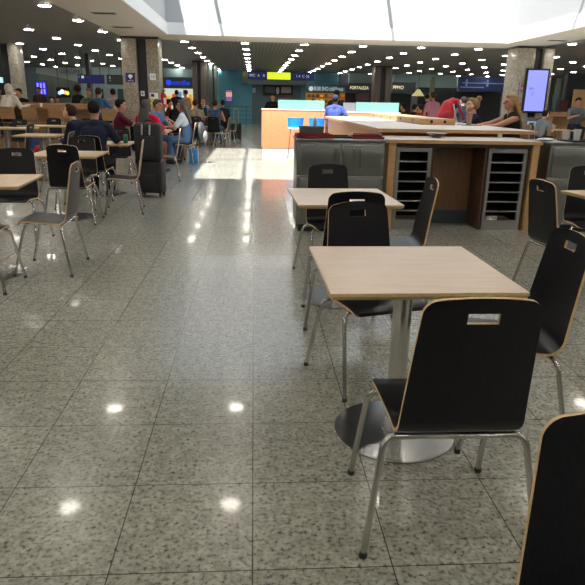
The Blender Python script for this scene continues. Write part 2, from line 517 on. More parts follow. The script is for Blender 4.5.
person('woman with fair hair in a bun and a black top looking down at the table', (3.90, 10.55, 0), D(82), .60, .30, (0, -.35),
       ((-.1, .46, 1.07), (.12, .44, 1.16)), 'light', (0.012, 0.013, 0.018), 'short', C_black, rgb(150, 116, 84), 'bun')
person('woman with long blonde hair in a black sleeveless top in profile, arm along the table', (3.96, 9.36, 0), D(88), .64, .12, (0, -.05),
       ((-.1, .56, 1.06), (.06, .58, 1.06)), 'tan', (0.012, 0.012, 0.016), 'none', C_black, rgb(158, 130, 92), 'long')
person('boy in a grey T-shirt bent over food near the right stone column', (7.85, 16.85, 0), D(-70), .455, .3, (0, -.35),
       ((-.05, .42, .84), (.12, .42, .82)), 'light', rgb(124, 130, 132), 'short', C_navy, HB, k=.92)


def far(label, px, Y, yaw, seat, **kw):
    kw.setdefault('fine', False)
    x = at(px, 100, Y).x
    hh = ((-.12, .40, .80), (.14, .38, .80)) if seat else ((-.22, .1, .86), (.22, .1, .86))
    if seat and seat > .6: hh = ((-.15, .45, 1.12), (.15, .45, 1.12))
    kw.setdefault('hands', hh)
    return person(label, (x, Y, 0), D(yaw), seat, **kw)


far('seated person in a maroon shirt next to the stone column with the red extinguisher', 167, 21.5, -80, .455, shirt=rgb(96, 30, 40))
far('standing dark-haired person in black in front of the lit shop', 177, 26, 10, None, shirt=C_black)
far('standing person in a tan shirt by the lit blue shop sign', 187, 25, 60, None, shirt=rgb(168, 128, 100))
far('person in a beige shirt seen from behind at the far tables', 195, 19.2, 5, .455, shirt=rgb(160, 138, 120), hair=HBR)
far('person in a teal shirt with light hair at the far tables', 204, 22.5, 160, .455, shirt=rgb(24, 72, 84), hair=rgb(140, 110, 80))
far('woman with bare shoulders and a denim dress at the far tables', 214.5, 19.4, -8, .455, shirt=rgb(64, 84, 110), sleeve='none', skin='tan', pants=rgb(64, 84, 110), hair=HBR)
far('dark-haired person in charcoal beyond the woman in denim', 223, 22.5, 20, .455, shirt=rgb(40, 42, 48))
far('person in dark red sitting low behind the grey-haired woman', 181, 20.0, 90, .455, shirt=rgb(110, 36, 40))
far('person in a black jacket sitting left of the red-shirted far diner', 177, 18.7, 0, .455, shirt=C_black)
far('standing person in dark brown before the purple departure screen', 40.5, 25.5, 170, None, shirt=rgb(70, 50, 46), skin='brown')
far('tall person in black with round afro hair standing beyond the wooden counter', 79.5, 21.5, 150, None, shirt=C_black, style='afro', skin='dark')
far('person in a mottled grey-green jacket at the far side of the wooden counter', 90, 19.4, 175, .72, shirt=rgb(84, 92, 82), hair=HG)
far('black-haired person in a pale grey shirt beside the man in steel blue', 114, 18.9, 30, .72, shirt=rgb(156, 152, 148))
far('person in black slumped across the wooden counter beside the white sweatshirt', 26, 18.7, 160, .72, shirt=C_black, lean=.45)
far('brown-haired person in ochre at the left picture edge of the wooden counter', -2, 16.8, 0, .72, shirt=rgb(150, 120, 84), hair=HBR)
far('small distant person in brown between counter and television', 53, 25, 170, .455, shirt=rgb(110, 78, 66))
far('small distant person in grey left of the television', 58, 27, 190, .455, shirt=rgb(60, 62, 66))
far('woman in a dusky pink dress standing left of the red backpack', 434, 18.5, 20, None, shirt=rgb(150, 96, 108), pants=rgb(130, 60, 90), skin='brown')
far('dark-clothed person standing by the lampshade in the distance', 427, 21.5, -20, None, shirt=C_black)
far('person in a red shirt sitting in the distance under the lampshade', 423, 19.5, 30, .455, shirt=rgb(170, 40, 48))
far('person in black sitting under the pale lampshade', 414, 20.5, -60, .455, shirt=C_black)
far('person in dark green sitting by the white lettered shop front', 406, 21.5, 60, .455, shirt=rgb(34, 46, 44))
far('dark silhouette of a person standing between backpack and bun-haired woman', 465, 16.5, 20, None, shirt=rgb(26, 32, 44), k=.92)
far('person in grey and black sitting behind the far right wooden counter', 578, 17.4, 170, .72, shirt=rgb(96, 100, 108), hair=HB)
far('person in black standing behind the glass of the orange counter', 273, 22, 170, None, shirt=C_black, k=.94)
far('person in a black T-shirt standing beyond the man with the cap', 337, 18.2, 10, None, shirt=(0.02, 0.02, 0.022), k=1.0, skin='brown')


# ------------------------------------------------------------------ setting: floor, ceiling, skylight well, walls, columns
HC = 3.0
X0, X1, Y0, Y1 = -17.0, 22.0, -8.0, 38.0
q = MB(); q.box(X0, Y0, -0.2, X1, Y1, 0); struct('floor', q, M_floor)
OX0, OX1, OY0, OY1 = -2.28, 6.90, 8.9, 17.25      # skylight opening
SX0, SX1, SY1 = -3.62, 8.15, 18.75                # outer edge of the pale soffit round it
q = MB()
q.box(X0, Y0, HC, SX0, Y1, HC + .25); q.box(SX1, Y0, HC, X1, Y1, HC + .25)
q.box(SX0, Y0, HC, SX1, OY0 - .25, HC + .25); q.box(SX0, SY1, HC, SX1, Y1, HC + .25)
struct('ceiling', q, M_ceil)
q = MB()
q.box(SX0, OY0 - .25, HC - .03, OX0, SY1, HC + .25); q.box(OX1, OY0 - .25, HC - .03, SX1, SY1, HC + .25)
q.box(OX0, OY1, HC - .03, OX1, SY1, HC + .25); q.box(OX0, OY0 - .25, HC - .03, OX1, OY0, HC + .25)
struct('trim_1', q, M_soffit)
ZT = 5.5
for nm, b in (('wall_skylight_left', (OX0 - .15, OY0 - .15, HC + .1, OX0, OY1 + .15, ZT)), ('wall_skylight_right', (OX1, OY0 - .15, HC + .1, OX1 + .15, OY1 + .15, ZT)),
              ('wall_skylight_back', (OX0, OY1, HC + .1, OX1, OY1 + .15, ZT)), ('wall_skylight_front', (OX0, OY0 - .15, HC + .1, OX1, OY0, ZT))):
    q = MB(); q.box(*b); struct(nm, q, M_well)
q = MB()                                           # white rim lining the opening
q.box(OX0, OY1 - .03, HC - .028, OX1, OY1, HC + .26); q.box(OX1 - .03, OY0, HC - .028, OX1, OY1 - .03, HC + .26); q.box(OX0, OY0, HC - .028, OX0 + .03, OY1 - .03, HC + .26)
struct('trim_2', q, M_white)
q = MB()
for x in (-1.33, 3.2):
    q.box(x - .03, OY0, ZT - .16, x + .03, OY1, ZT)
for y in (12.75,):
    q.box(OX0, y - .025, ZT - .16, OX1, y + .025, ZT - .02)
struct('trim_3', q, M_white)
M_wallback = mat('dim grey far wall', rgb(104, 116, 118), 0.7)
for nm, b, mm in (('wall_back', (X0, Y1, 0, X1, Y1 + .2, HC), M_wallback), ('wall_left', (X0 - .2, Y0, 0, X0, Y1, HC), M_wall),
                  ('wall_right', (X1, Y0, 0, X1 + .2, Y1, HC), M_wall), ('wall_front', (X0, Y0 - .2, 0, X1, Y0, HC), M_wall)):
    q = MB(); q.box(*b); struct(nm, q, mm)


def column(px0, px1, Y, depth, m1, rec0, rec1, top=HC - .03):
    """stone column of two clad piers with a dark recess between"""
    xa, xb, ra, rb = (at(p, 60, Y).x for p in (px0, px1, rec0, rec1))
    q = MB()
    q.box(xa, Y, 0, ra, Y + depth, top, .012, 0); q.box(rb, Y, 0, xb, Y + depth, top, .012, 0)
    q.box(ra - .02, Y + .14, 0, rb + .02, Y + depth - .1, top, 0, 1)
    q.box(xa - .01, Y - .01, top - .06, xb + .01, Y + depth, top - .001, 0, 1)
    return struct('column', q, [m1, M_dark])


YC = 18.0
column(121.5, 158.5, YC, .7, M_col, 136.5, 146.5)
column(517, 554, YC - .2, .75, M_colpale, 535, 544)
column(192, 207, 29, .8, mat('dark stone cladding', rgb(86, 78, 72), 0.4), 196.5, 200, HC)
column(208, 217, 31, .7, mat('grey stone cladding', rgb(92, 104, 104), 0.4), 212, 214, HC)
column(376, 393, 29.5, .8, mat('dark stone cladding', (0.1, 0.1, 0.1), 0.4), 382, 387, HC)
q = MB(); a = at(10.5, 80, 22).x; b = at(19.5, 80, 22).x; q.box(a, 22, 0, b, 22.6, HC, .01); struct('column', q, M_colpale)
q = MB(); q.box(at(4, 80, 22.4).x, 22.4, 0, a - .01, 23, HC, .01); struct('column', q, M_dark)

# vents in the soffit
for k, (px, py, lab) in enumerate(((104, 13, 'grey slotted air vent in the left soffit, the nearer one'), (123, 27, 'grey slotted air vent in the left soffit by the stone column'),
                                   (558, 40.5, 'grey slotted air vent in the soffit above the right column'))):
    d = CAM_F * FPX + CAM_R * (px - 292.5) + CAM_U * (292.5 - py); p = CAM_O + d * ((HC - .03 - 1.38) / d.z)
    t = thing('air_vent', lab, 'vent', (p.x, p.y, HC - .03))
    f = MB(); f.box(-.24, -.11, -.012, .24, -.085, 0); f.box(-.24, .085, -.012, .24, .11, 0); f.box(-.24, -.085, -.012, -.21, .085, 0); f.box(.21, -.085, -.012, .24, .085, 0)
    f.build('frame', mat('vent grey', (0.35, 0.34, 0.32), 0.5), t)
    f = MB()
    for j in range(4): f.box(-.21, -.07 + j * .04, -.010, .21, -.052 + j * .04, -.002)
    f.build('louvre', M_dark, t)

# round downlights: one regular grid over the whole dark ceiling
lm = MB(); lm.lathe([(.130, 0), (.130, -.012), (.112, -.018)][::-1], n=20); lm.k = 1
lm.lathe([(.104, -.024), (.110, -.0185)], n=20)
lamp0 = None
for j in range(-11, 9):
    for i in range(-6, 10):
        x = -0.27 + 1.775 * i - (0.08 * (-i - 1) if i < -1 else 0); y = 19.45 + 2.27 * j
        if SX0 - .15 < x < SX1 + .15 and OY0 - .6 < y < SY1 + .2: continue
        if y > Y1 - .3: continue
        if lamp0 is None:
            lamp0 = lm.build('ceiling_light', [M_rim, M_cap], None)
            tag(lamp0, 'round white downlight set in the dark slatted ceiling', 'ceiling light', 'round downlights in rows on the dark ceiling'); o = lamp0
        else:
            o = lamp0.copy(); COL.objects.link(o)
        o.location = (x, y, HC)

# ------------------------------------------------------------------ chairs
def shell_mesh():
    P = [(.172, .410), (.165, .422), (.146, .429), (.10, .430), (.04, .426), (-.03, .420), (-.09, .414), (-.136, .410)]
    c = V((-.142, .485)); r = .075
    for a in (12, 28, 44, 60, 74, 81):
        P.append((c.x - r * math.sin(math.radians(a)), c.y - r * math.cos(math.radians(a))))
    e = V(P[-1]); dr = V((-.165, .986)).normalized(); Ltop = (.884 - e.y) / dr.y
    top = [0.06, .13, .2, .26, Ltop - .080, Ltop - .047, Ltop - .040, Ltop - .030, Ltop - .020, Ltop - .011, Ltop - .004, Ltop]
    for s in top: P.append((e.x + dr.x * s, e.y + dr.y * s))
    nrow = len(P)
    vs_ = [-1, -.93, -.75, -.48, -.265, -.1, .1, .265, .48, .75, .93, 1]
    L = [0]
    for i in range(1, nrow): L.append(L[-1] + (V(P[i]) - V(P[i - 1])).length)
    T = L[-1]
    rows = []
    for i, (y, z) in enumerate(P):
        s = L[i]
        if s < .26: hw = .208 - (.208 - .193) * s / .26
        elif s < .42: hw = .193
        else: hw = .193 - (.193 - .166) * (s - .42) / (T - .42)
        for R_, dd in ((.048, T - s), (.035, s)):
            if dd < R_: hw -= R_ - math.sqrt(max(0, R_ * R_ - (R_ - dd) ** 2))
        rows.append((y, z, hw, max(0, min(1, (s - .3) / .15))))
    q = MB(); th = .0115; nc = len(vs_)
    top_i = []; bot_i = []; verts = []
    for i in range(nrow):
        a = V(P[max(0, i - 1)]); b = V(P[min(nrow - 1, i + 1)]); t = (b - a).normalized(); n = V((-t.y, t.x))   # towards the sitter? sign checked below
        if n.x * 0 + n.y < 0 and i < 6: n = -n
        n = V((t.y, -t.x)) if V((t.y, -t.x)).y > 0 and i < 8 else n
        if i >= 8: n = V((t.y, -t.x))
        y, z, hw, bk = rows[i]
        for v in vs_:
            dy = .012 * v * v * bk; cr = -.009 * v * v * max(0.0, 1 - (T - L[i]) / .12)
            verts.append((v * hw, y + dy + n.x * th / 2, z + cr + n.y * th / 2))
            verts.append((v * hw, y + dy - n.x * th / 2, z + cr - n.y * th / 2))
    A = lambda i, j: (i * nc + j) * 2
    hole = set()
    r0 = 8 + 6 + 4 - 0
    # slot rows: between Ltop-.080 and Ltop-.047
    si = nrow - 8
    for j in range(4, 7): hole.add((si, j))
    fs = []; mi = []
    for i in range(nrow - 1):
        for j in range(nc - 1):
            if (i, j) in hole: continue
            fs.append((A(i, j), A(i, j + 1), A(i + 1, j + 1), A(i + 1, j))); mi.append(0)
            fs.append((A(i, j) + 1, A(i + 1, j) + 1, A(i + 1, j + 1) + 1, A(i, j + 1) + 1)); mi.append(0)

    def wall(p, q_):
        fs.append((p, p + 1, q_ + 1, q_)); mi.append(1)
    for i in range(nrow - 1):
        wall(A(i, 0), A(i + 1, 0)); wall(A(i + 1, nc - 1), A(i, nc - 1))
    for j in range(nc - 1):
        wall(A(0, j + 1), A(0, j)); wall(A(nrow - 1, j), A(nrow - 1, j + 1))
    for j in range(4, 7):
        wall(A(si, j), A(si, j + 1)); wall(A(si + 1, j + 1), A(si + 1, j))
    wall(A(si + 1, 4), A(si, 4)); wall(A(si, 7), A(si + 1, 7))
    q.add(verts, fs); q.mi = mi
    bm = bmesh.new(); me = q.mesh('seat_shell', [M_black, M_ply]); bm.from_mesh(me)
    bmesh.ops.recalc_face_normals(bm, faces=bm.faces); bm.to_mesh(me); bm.free()
    me.polygons.foreach_set('use_smooth', [True] * len(me.polygons)); me.set_sharp_from_angle(angle=math.radians(35))
    return me


def arc(p0, p1, p2, n=6):
    return [(V(p0) * (1 - t) ** 2 + V(p1) * 2 * t * (1 - t) + V(p2) * t * t) for t in [i / n for i in range(n + 1)]]


CH_SHELL = shell_mesh()


def leg_mesh(x, y0, z0, fx, fy):
    s = 1 if x > 0 else -1
    a = V((s * .15, y0, z0)); cnr = V((s * .225, y0 - (0.004 if fy < 0 else -.004), z0 + .002)); foot = V((fx, fy, .012))
    b = cnr.lerp(foot, .14)
    q = MB(); q.tube([a] + arc(V((s * .19, y0, z0)), cnr, b) + [foot], .0108, 12)
    return q.mesh('leg', M_steel, 'auto')


def foot_mesh(fx, fy):
    q = MB(); q.lathe([(.0125, 0), (.0135, .004), (.0125, .02)], (fx, fy, 0), 12); return q.mesh('rubber_foot', M_rubber, 'auto')


CH_LEGS = []
for (s, y0, z0, fx, fy) in ((1, -.165, .392, .282, -.235), (-1, -.165, .392, -.282, -.235), (1, .10, .409, .252, .213), (-1, .10, .409, -.252, .213)):
    CH_LEGS.append((leg_mesh(s, y0, z0, fx, fy), foot_mesh(fx, fy)))
q = MB(); q.tube([(-.15, -.165, .392), (.15, -.165, .392)], .0108, 12); CB1 = q.mesh('crossbar', M_steel)
q = MB(); q.tube([(-.15, .10, .409), (.15, .10, .409)], .0108, 12); CB2 = q.mesh('crossbar', M_steel)


def link(name, me, parent):
    o = bpy.data.objects.new(name, me); COL.objects.link(o); o.parent = parent; return o


def chair(x, y, deg, label, group=None):
    t = thing('cafe_chair', label, 'chair', (x, y, 0), math.radians(deg), group)
    link('seat_shell', CH_SHELL, t)
    for lm_, fm in CH_LEGS:
        link('rubber_foot', fm, link('leg', lm_, t))
    link('crossbar', CB1, t); link('crossbar', CB2, t)
    return t


G1 = 'black plywood cafe chairs'
# near tables on the right
chair(.628, 1.80, 0, 'black plywood chair in front of the nearest table, its back towards us', G1)
chair(1.055, 2.40, 90, 'black plywood chair at the right side of the nearest table, turned towards it', G1)
chair(.632, .612, 173, 'black plywood chair back cut off by the bottom right corner of the photo', G1)
chair(.62, 2.88, 196, 'black plywood chair at the far side of the nearest table, seat tucked under it', G1)
chair(.60, 3.80, 1, 'black plywood chair on the near side of the second table, just behind the tucked chair', G1)
chair(.66, 4.83, 190, 'black plywood chair at the far side of the second table before the steel cabinet', G1)
chair(.98, 4.22, 88, 'black plywood chair seen side-on at the right end of the second table', G1)
chair(2.30, 4.22, -84, 'black plywood chair with its back to us beside the table at the right picture edge', G1)
chair(2.92, 4.98, 172, 'black plywood chair behind the table cut by the right picture edge', G1)
# left side
chair(-1.70, 5.03, 92, 'black plywood chair seen side-on, pale sheen on its back, right of the left table', G1)
chair(-2.34, 6.02, 182, 'black plywood chair facing us behind the table at the left picture edge', G1)
chair(-2.07, 4.53, -2, 'chair cut off by the left picture edge, only its seat corner and legs showing', G1)
chair(-2.06, 7.10, -2, 'black plywood chair with its back to us behind the side-on left chair', G1)
chair(-2.26, 8.03, 178, 'black plywood chair facing us, tucked in front of the man in navy', G1)
chair(-1.65, 7.80, 98, 'black plywood chair seen side-on beside the black suitcase', G1)
chair(-2.22, 8.80, -4, 'black plywood chair the man in navy sits on', G1)
chair(-2.30, 10.6, 180, 'black plywood chair facing us behind the table with the green can', G1)
chair(-1.56, 11.0, 97, 'plywood chair seen side-on between the black bag and the grey-haired woman', G1)
chair(-1.52, 13.85, 84, 'plywood chair the grey-haired woman in denim sits on', G1)
chair(-2.03, 11.95, -25, 'plywood chair the woman in red sits on', G1)
chair(-2.68, 12.7, -72, 'plywood chair the man in maroon sits on', G1)
chair(-2.15, 13.95, -110, 'plywood chair the grey-haired man in light blue sits on', G1)
chair(-2.64, 10.55, 76, 'plywood chair the young person in the suit jacket sits on', G1)
chair(-4.40, 11.9, 86, 'side-on plywood chair at the left picture edge beside the red and blue bag', G1)
chair(-4.00, 13.2, 84, 'side-on grey-looking plywood chair between the far left tables', G1)
chair(-3.12, 11.7, 80, 'side-on grey-looking plywood chair just left of the person in the suit jacket', G1)
chair(-2.95, 9.55, 80, 'side-on grey-looking plywood chair below the hunched person in the suit jacket', G1)
chair(-5.15, 13.9, 180, 'black plywood chair facing us behind the far left table, below the white sweatshirt', G1)
chair(-4.75, 15.0, 180, 'black plywood chair facing us behind the farthest left table', G1)
chair(-3.95, 15.1, 182, 'black plywood chair facing us right of the farthest left table', G1)
for (px, Y, dg, lab) in ((195, 19.2, 5, 'chair the far person in beige sits on'), (204, 22.5, 160, 'chair the far person in teal sits on'),
                         (214.5, 19.4, -8, 'chair the bare-shouldered woman in denim sits on'), (220.5, 18.6, 82, 'dark side-on chair right of the bare-shouldered woman'),
                         (229, 20.4, 82, 'dark side-on chair nearest the far aisle'), (223, 22.5, 20, 'chair the far person in charcoal sits on'),
                         (167, 21.5, -80, 'chair the far person in maroon by the extinguisher sits on'), (181, 20.0, 90, 'chair the far person in dark red sits on'),
                         (177, 18.7, 0, 'chair the far person in the black jacket sits on'), (423, 19.5, 30, 'chair the distant person in red sits on'),
                         (414, 20.5, -60, 'chair the distant person in black under the lampshade sits on'), (406, 21.5, 60, 'chair the distant person in dark green sits on')):
    chair(at(px, 100, Y).x, Y + .05, dg, lab, G1)
chair(7.80, 16.87, -70, 'chair the boy in grey sits on', G1)
chair(5.62, 9.7, 182, 'black plywood chair behind the steel cabinet near the right picture edge', G1)


# ------------------------------------------------------------------ tables
def table_meshes(w, d, top):
    q = MB(); h = .75; e = .010; t = .027
    a, b = w / 2, d / 2
    q.k = 0; q.box(-a, -b, h - .003, a, b, h, 0)
    # edge band with a chamfer below
    q.k = 1
    vs = []
    for (z, o) in ((h - .0031, 0), (h - .012, 0.0005), (h - t, -.012)):
        vs += [(-a - o, -b - o, z), (a + o, -b - o, z), (a + o, b + o, z), (-a - o, b + o, z)]
    fs = []
    for i in range(2):
        for j in range(4): fs.append((i * 4 + j, (i + 1) * 4 + j, (i + 1) * 4 + (j + 1) % 4, i * 4 + (j + 1) % 4))
    fs.append((8, 11, 10, 9)); fs.append((0, 1, 2, 3))
    q.add(vs, fs)
    me = q.mesh('tabletop', [top, M_ply], False)
    bm = bmesh.new(); bm.from_mesh(me); bmesh.ops.recalc_face_normals(bm, faces=bm.faces); bm.to_mesh(me); bm.free()
    return me


q = MB(); q.lathe([(.039, .010), (.039, .705)], n=28); TB_COL = q.mesh('column', M_steel, 'auto')
q = MB(); q.lathe([(.258, 0), (.262, .003), (.262, .008), (.258, .0105), (.15, .0115), (.05, .012), (.048, .020)], n=64); TB_BASE = q.mesh('base_disc', M_base, False)
q = MB(); q.box(-.20, -.028, .707, .20, .028, .7225); q.box(-.028, -.20, .707, .028, .20, .7225); q.lathe([(.06, .700), (.06, .709)], n=20); TB_BR = q.mesh('top_bracket', M_dark, 'auto')


def table(x, y, deg, label, w=.76, d=.76, top=None):
    t = thing('cafe_table', label, 'table', (x, y, 0), math.radians(deg), 'square cafe tables on round steel bases')
    link('tabletop', table_meshes(w, d, top or M_topw), t)
    link('column', TB_COL, t); link('base_disc', TB_BASE, t); link('top_bracket', TB_BR, t)
    return t


table(.612, 2.33, 1, 'nearest square cafe table with a pale top and round steel base', .71, .71, M_top_lit)
table(.612, 4.22, 2, 'second square cafe table with a pale top, in front of the steel cabinet', .69, .77, M_top_lit)
table(2.84, 4.32, 10, 'cafe table cut off by the right picture edge, only a corner showing')
table(-2.12, 4.87, 5, 'cafe table cut off by the left picture edge, round steel base below')
table(-2.15, 7.32, 2, 'cafe table between the back-turned left chair and the tucked chair')
table(-2.15, 9.18, 2, 'cafe table with the green can on it')
table(-2.18, 13.15, 0, 'cafe table with the green bottle on it')
table(-2.0, 12.62, 0, 'cafe table between the man in maroon and the woman in red', .6, .36)
table(-5.05, 13.1, 0, 'far left cafe table below the white sweatshirt, the nearer of two', 1.1, .7)
table(-4.62, 14.35, 0, 'far left cafe table right behind the nearer one', 1.1, .7)
table(-3.62, 10.85, 0, 'cafe table in front of the hunched person in the suit jacket', .7, .7)
table(8.52, 17.1, 0, 'cafe table the boy in grey leans over', .7, .7)
table(5.6, 9.2, 0, 'cafe table behind the right steel cabinet', .7, .7)

# small things on tables
t = thing('drink_can', 'green drink can on the table beside the man in navy', 'can', (-1.85, 9.12, .75))
q = MB(); q.lathe([(.026, 0), (.033, .006), (.033, .108), (.027, .118)], n=20); q.build('body', mat('green can', rgb(46, 116, 82), .3, .3), t)
q = MB(); q.lathe([(.0265, .118), (.0265, .121), (.022, .1205)], n=20); q.build('lid', M_alu, t)
t = thing('bottle', 'pale green bottle on the table of the grey-haired diners', 'bottle', (-1.98, 13.0, .75))
q = MB(); q.lathe([(.036, 0), (.038, .01), (.038, .13), (.03, .17), (.014, .21), (.013, .235)], n=18); q.build('body', mat('light green drink', rgb(170, 214, 130), .25), t)
q = MB(); q.lathe([(.016, .235), (.016, .255)], n=14); q.build('cap', mat('green cap', rgb(90, 160, 80), .4), t)
o = MB(); o.lathe([(.05, 0), (.11, .012), (.115, .018), (.10, .016)], n=24)
tag(o.build('plate', M_white, None, loc=(-2.28, 9.12, .75)), 'white plate by the forearm of the man in navy', 'plate')
o = MB(); o.lathe([(.04, 0), (.13, .012), (.135, .018), (.11, .016)], n=24)
tag(o.build('plate', M_white, None, loc=(8.40, 17.0, .75)), 'white plate in front of the boy in grey', 'plate')
o = MB(); o.lathe([(.035, 0), (.036, .12), (.012, .16), (.012, .24)], n=16)
tag(o.build('bottle', mat('white bottle', (.75, .75, .75), .4), None, loc=(8.30, 17.2, .75)), 'white bottle on the table before the boy in grey', 'bottle')

# ------------------------------------------------------------------ bags and cases
M_case = mat('black suitcase cloth', (0.020, 0.020, 0.022), .7); M_case2 = mat('brown suitcase', rgb(70, 50, 46), .6)


def suitcase(loc, rz, w, d, h, m_, label, handle=.45, mhandle=None):
    t = thing('suitcase', label, 'suitcase', loc, rz)
    q = MB(); q.box(-w / 2, -d / 2, .06, w / 2, d / 2, h, .03); q.build('body', m_, t)
    q = MB()
    for s in (-1, 1): q.tube([(s * w * .42, -d / 2 - .004, .1), (s * w * .42, -d / 2 - .004, h - .05)], .009, 8)
    q.box(-w * .32, -d / 2 - .014, .12, w * .32, -d / 2 + .001, h * .62, .006); q.build('front_pocket', m_, t)
    q = MB(); hx = w * .22
    q.tube([(-hx, d * .3, h - .02), (-hx, d * .3, h + handle - .03)] + arc((-hx, d * .3, h + handle - .03), (-hx, d * .3, h + handle), (-hx + .03, d * .3, h + handle), 4) +
           arc((hx - .03, d * .3, h + handle), (hx, d * .3, h + handle), (hx, d * .3, h + handle - .03), 4) + [(hx, d * .3, h - .02)], .010, 8)
    q.build('handle', mhandle or M_alu, t)
    for sx in (-1, 1):
        for sy in (-1, 1):
            q = MB(); q.tube([(sx * w * .4 - .011, sy * d * .35, .028), (sx * w * .4 + .011, sy * d * .35, .028)], .028, 14)
            q.box(sx * w * .4 - .02, sy * d * .35 - .02, .03, sx * w * .4 + .02, sy * d * .35 + .02, .07); q.build('wheel', M_rubber, t)
    return t


suitcase((-1.49, 9.05, 0), math.radians(-8), .36, .26, .52, M_case, 'black upright suitcase standing in the aisle with a bag on it', .50)
t = thing('travel_bag', 'bulky black travel bag strapped on top of the black suitcase', 'bag', (-1.49, 9.0, .525), math.radians(-8))
q = MB(); q.box(-.20, -.12, 0, .18, .10, .52, .055); q.build('body', M_case, t)
q = MB(); q.box(-.13, -.15, .06, .11, -.118, .34, .014); q.build('front_pocket', M_case, t)
for s in (-.05, .06):
    q = MB(); q.tube([(s - .008, -.158, .36), (s - .004, -.140, .50)], .012, 8); q.build('buckle', mat('pale webbing', (.35, .36, .38), .5), t)
q = MB(); q.tube(arc((-.08, 0, .515), (-.0, 0, .60), (.08, 0, .515), 8), .012, 8); q.build('grab_handle', M_case, t)
suitcase((-1.72, 14.5, 0), math.radians(80), .34, .22, .5, M_case2, 'dark brown suitcase under the chair of the woman in denim', .05)
t = thing('paper_bag', 'bright blue and white carrier bag standing by the chair of the woman in denim', 'bag', (-1.36, 13.98, 0), math.radians(6))
q = MB(); q.box(-.09, -.11, 0, .10, .09, .31, .008); q.build('body', mat('bright blue bag', rgb(36, 128, 190), .5), t)
q = MB(); q.box(.1005, -.10, 0.004, .112, .08, .36, .004); q.build('side_panel', mat('white plastic', (.7, .74, .76), .5), t)
q = MB(); q.tube(arc((-.04, -.0, .305), (0.0, -.0, .43), (.04, -.0, .305), 8), .005, 6); q.build('handle', mat('white plastic', (.7, .74, .76), .5), t)
t = thing('backpack', 'black and grey backpack hung behind the chair of the woman in denim', 'backpack', (-1.20, 13.95, .46), math.radians(84 + 180))
q = MB(); q.ball((0, .02, .21), (.17, .11, .23), 20, 14); q.build('body', mat('grey black nylon', rgb(52, 54, 60), .6), t)
q = MB(); q.ball((0, .11, .14), (.12, .06, .12), 16, 10); q.build('front_pocket', mat('pale grey nylon', rgb(150, 152, 160), .6), t)
q = MB(); q.tube(arc((-.05, -.06, .38), (0, -.14, .46), (.05, -.06, .38), 6), .012, 8); q.build('strap', M_case, t)
suitcase((at(205.5, 100, 20).x, 20.0, 0), math.radians(10), .34, .24, .56, mat('cream suitcase', rgb(150, 140, 124), .5), 'cream suitcase with a tall silver handle in the far aisle', .62)
suitcase((at(236, 100, 22).x, 22.0, 0), math.radians(0), .36, .24, .58, M_case, 'black suitcase at the far end of the seated crowd', .5)
suitcase((at(208, 100, 24.5).x, 24.5, 0), math.radians(0), .36, .24, .58, M_case, 'black suitcase partly hidden behind the cream suitcase', .5)
t = thing('shoulder_bag', 'red and blue bag hanging by the side-on chair at the left picture edge', 'bag', (-4.02, 11.75, .30), 0)
q = MB(); q.ball((0, 0, .17), (.12, .10, .19), 16, 12); q.build('body', mat('blue nylon', rgb(34, 54, 110), .6), t)
q = MB(); q.ball((.05, -.075, .12), (.08, .05, .10), 14, 10); q.build('pocket', mat('red nylon', rgb(180, 32, 44), .6), t)
q = MB(); q.tube(arc((-.06, 0, .33), (-.05, 0, .52), (.06, 0, .33), 8), .010, 8); q.build('strap', mat('red nylon', (0, 0, 0)), t)

# ------------------------------------------------------------------ servery: steel cabinets, tray counter, long bar
def steel_cabinet(x0, x1, y0, y1, h, label):
    t = thing('steel_cabinet', label, 'cabinet', ((x0 + x1) / 2, y0, 0))
    w = (x1 - x0) / 2; d = y1 - y0
    q = MB(); q.box(-w, .03, .08, w, d, h - .03, .004); q.build('body', M_stainless, t)
    q = MB(); q.box(-w - .01, 0, h - .03, w + .01, d + .01, h, .004); q.build('top_sheet', M_stainless, t)
    q = MB(); q.box(-w + .03, .05, 0, w - .03, d - .03, .08); q.build('plinth', M_void, t)
    zc = h * .60
    for s in (0, 1):
        a = -w + .035 if s == 0 else .014; b = -.014 if s == 0 else w - .035
        dq = MB(); dq.box(a, .005, zc + .02, b, .03, h - .06, .005); dr_ = dq.build('door', M_stainless, t)
        hx = b - .05 if s == 0 else a + .12
        hq = MB()
        for hh in (0, .075):
            hq.tube([(hx + hh, .005, zc + .10), (hx + hh, -.022, zc + .11), (hx + hh, -.022, h - .10), (hx + hh, .005, h - .09)], .006, 8)
        hq.build('handle', M_stainless, dr_)
        dq = MB(); dq.box(a, .005, .10, b, .03, zc - .012, .005); dq.build('door', M_stainless, t)
    q = MB(); q.box(-w, .012, zc - .010, w, .032, zc + .016, .003); q.box(-.011, .012, .09, .011, .0299, h - .035); q.build('frame', M_alu, t)
    return t


ZA = 1.0
steel_cabinet(.46, 1.40, 6.55, 7.15, ZA, 'dull stainless steel cabinet with trays on top, behind the second table')
steel_cabinet(3.26, 4.36, 6.62, 7.2, ZA, 'dull stainless steel cabinet right of the tray counter, glass cup on top')
XA0, XA1, YA = 1.47, 3.17, 6.72
t = thing('tray_counter', 'wooden tray return counter with a pale top between the two steel cabinets', 'counter', (XA0, YA, 0))
w = XA1 - XA0
q = MB(); q.box(-.02, -.02, ZA - .035, w + .02, .77, ZA, .003, 0); q.k = 1; q.box(-.022, -.025, ZA - .037, w + .022, -.021, ZA - .002); q.build('worktop', [M_worktop, M_counter], t)
q = MB(); q.box(0, -.01, 0, .085, .76, ZA - .038, .003); q.build('side_panel', M_counter, t)
q = MB(); q.box(w - .075, -.01, 0, w, .76, ZA - .038, .003); q.build('side_panel', M_counter, t)
q = MB(); q.box(.51, .42, .16, 1.13, .45, ZA - .038); q.build('back_panel', M_brown, t)
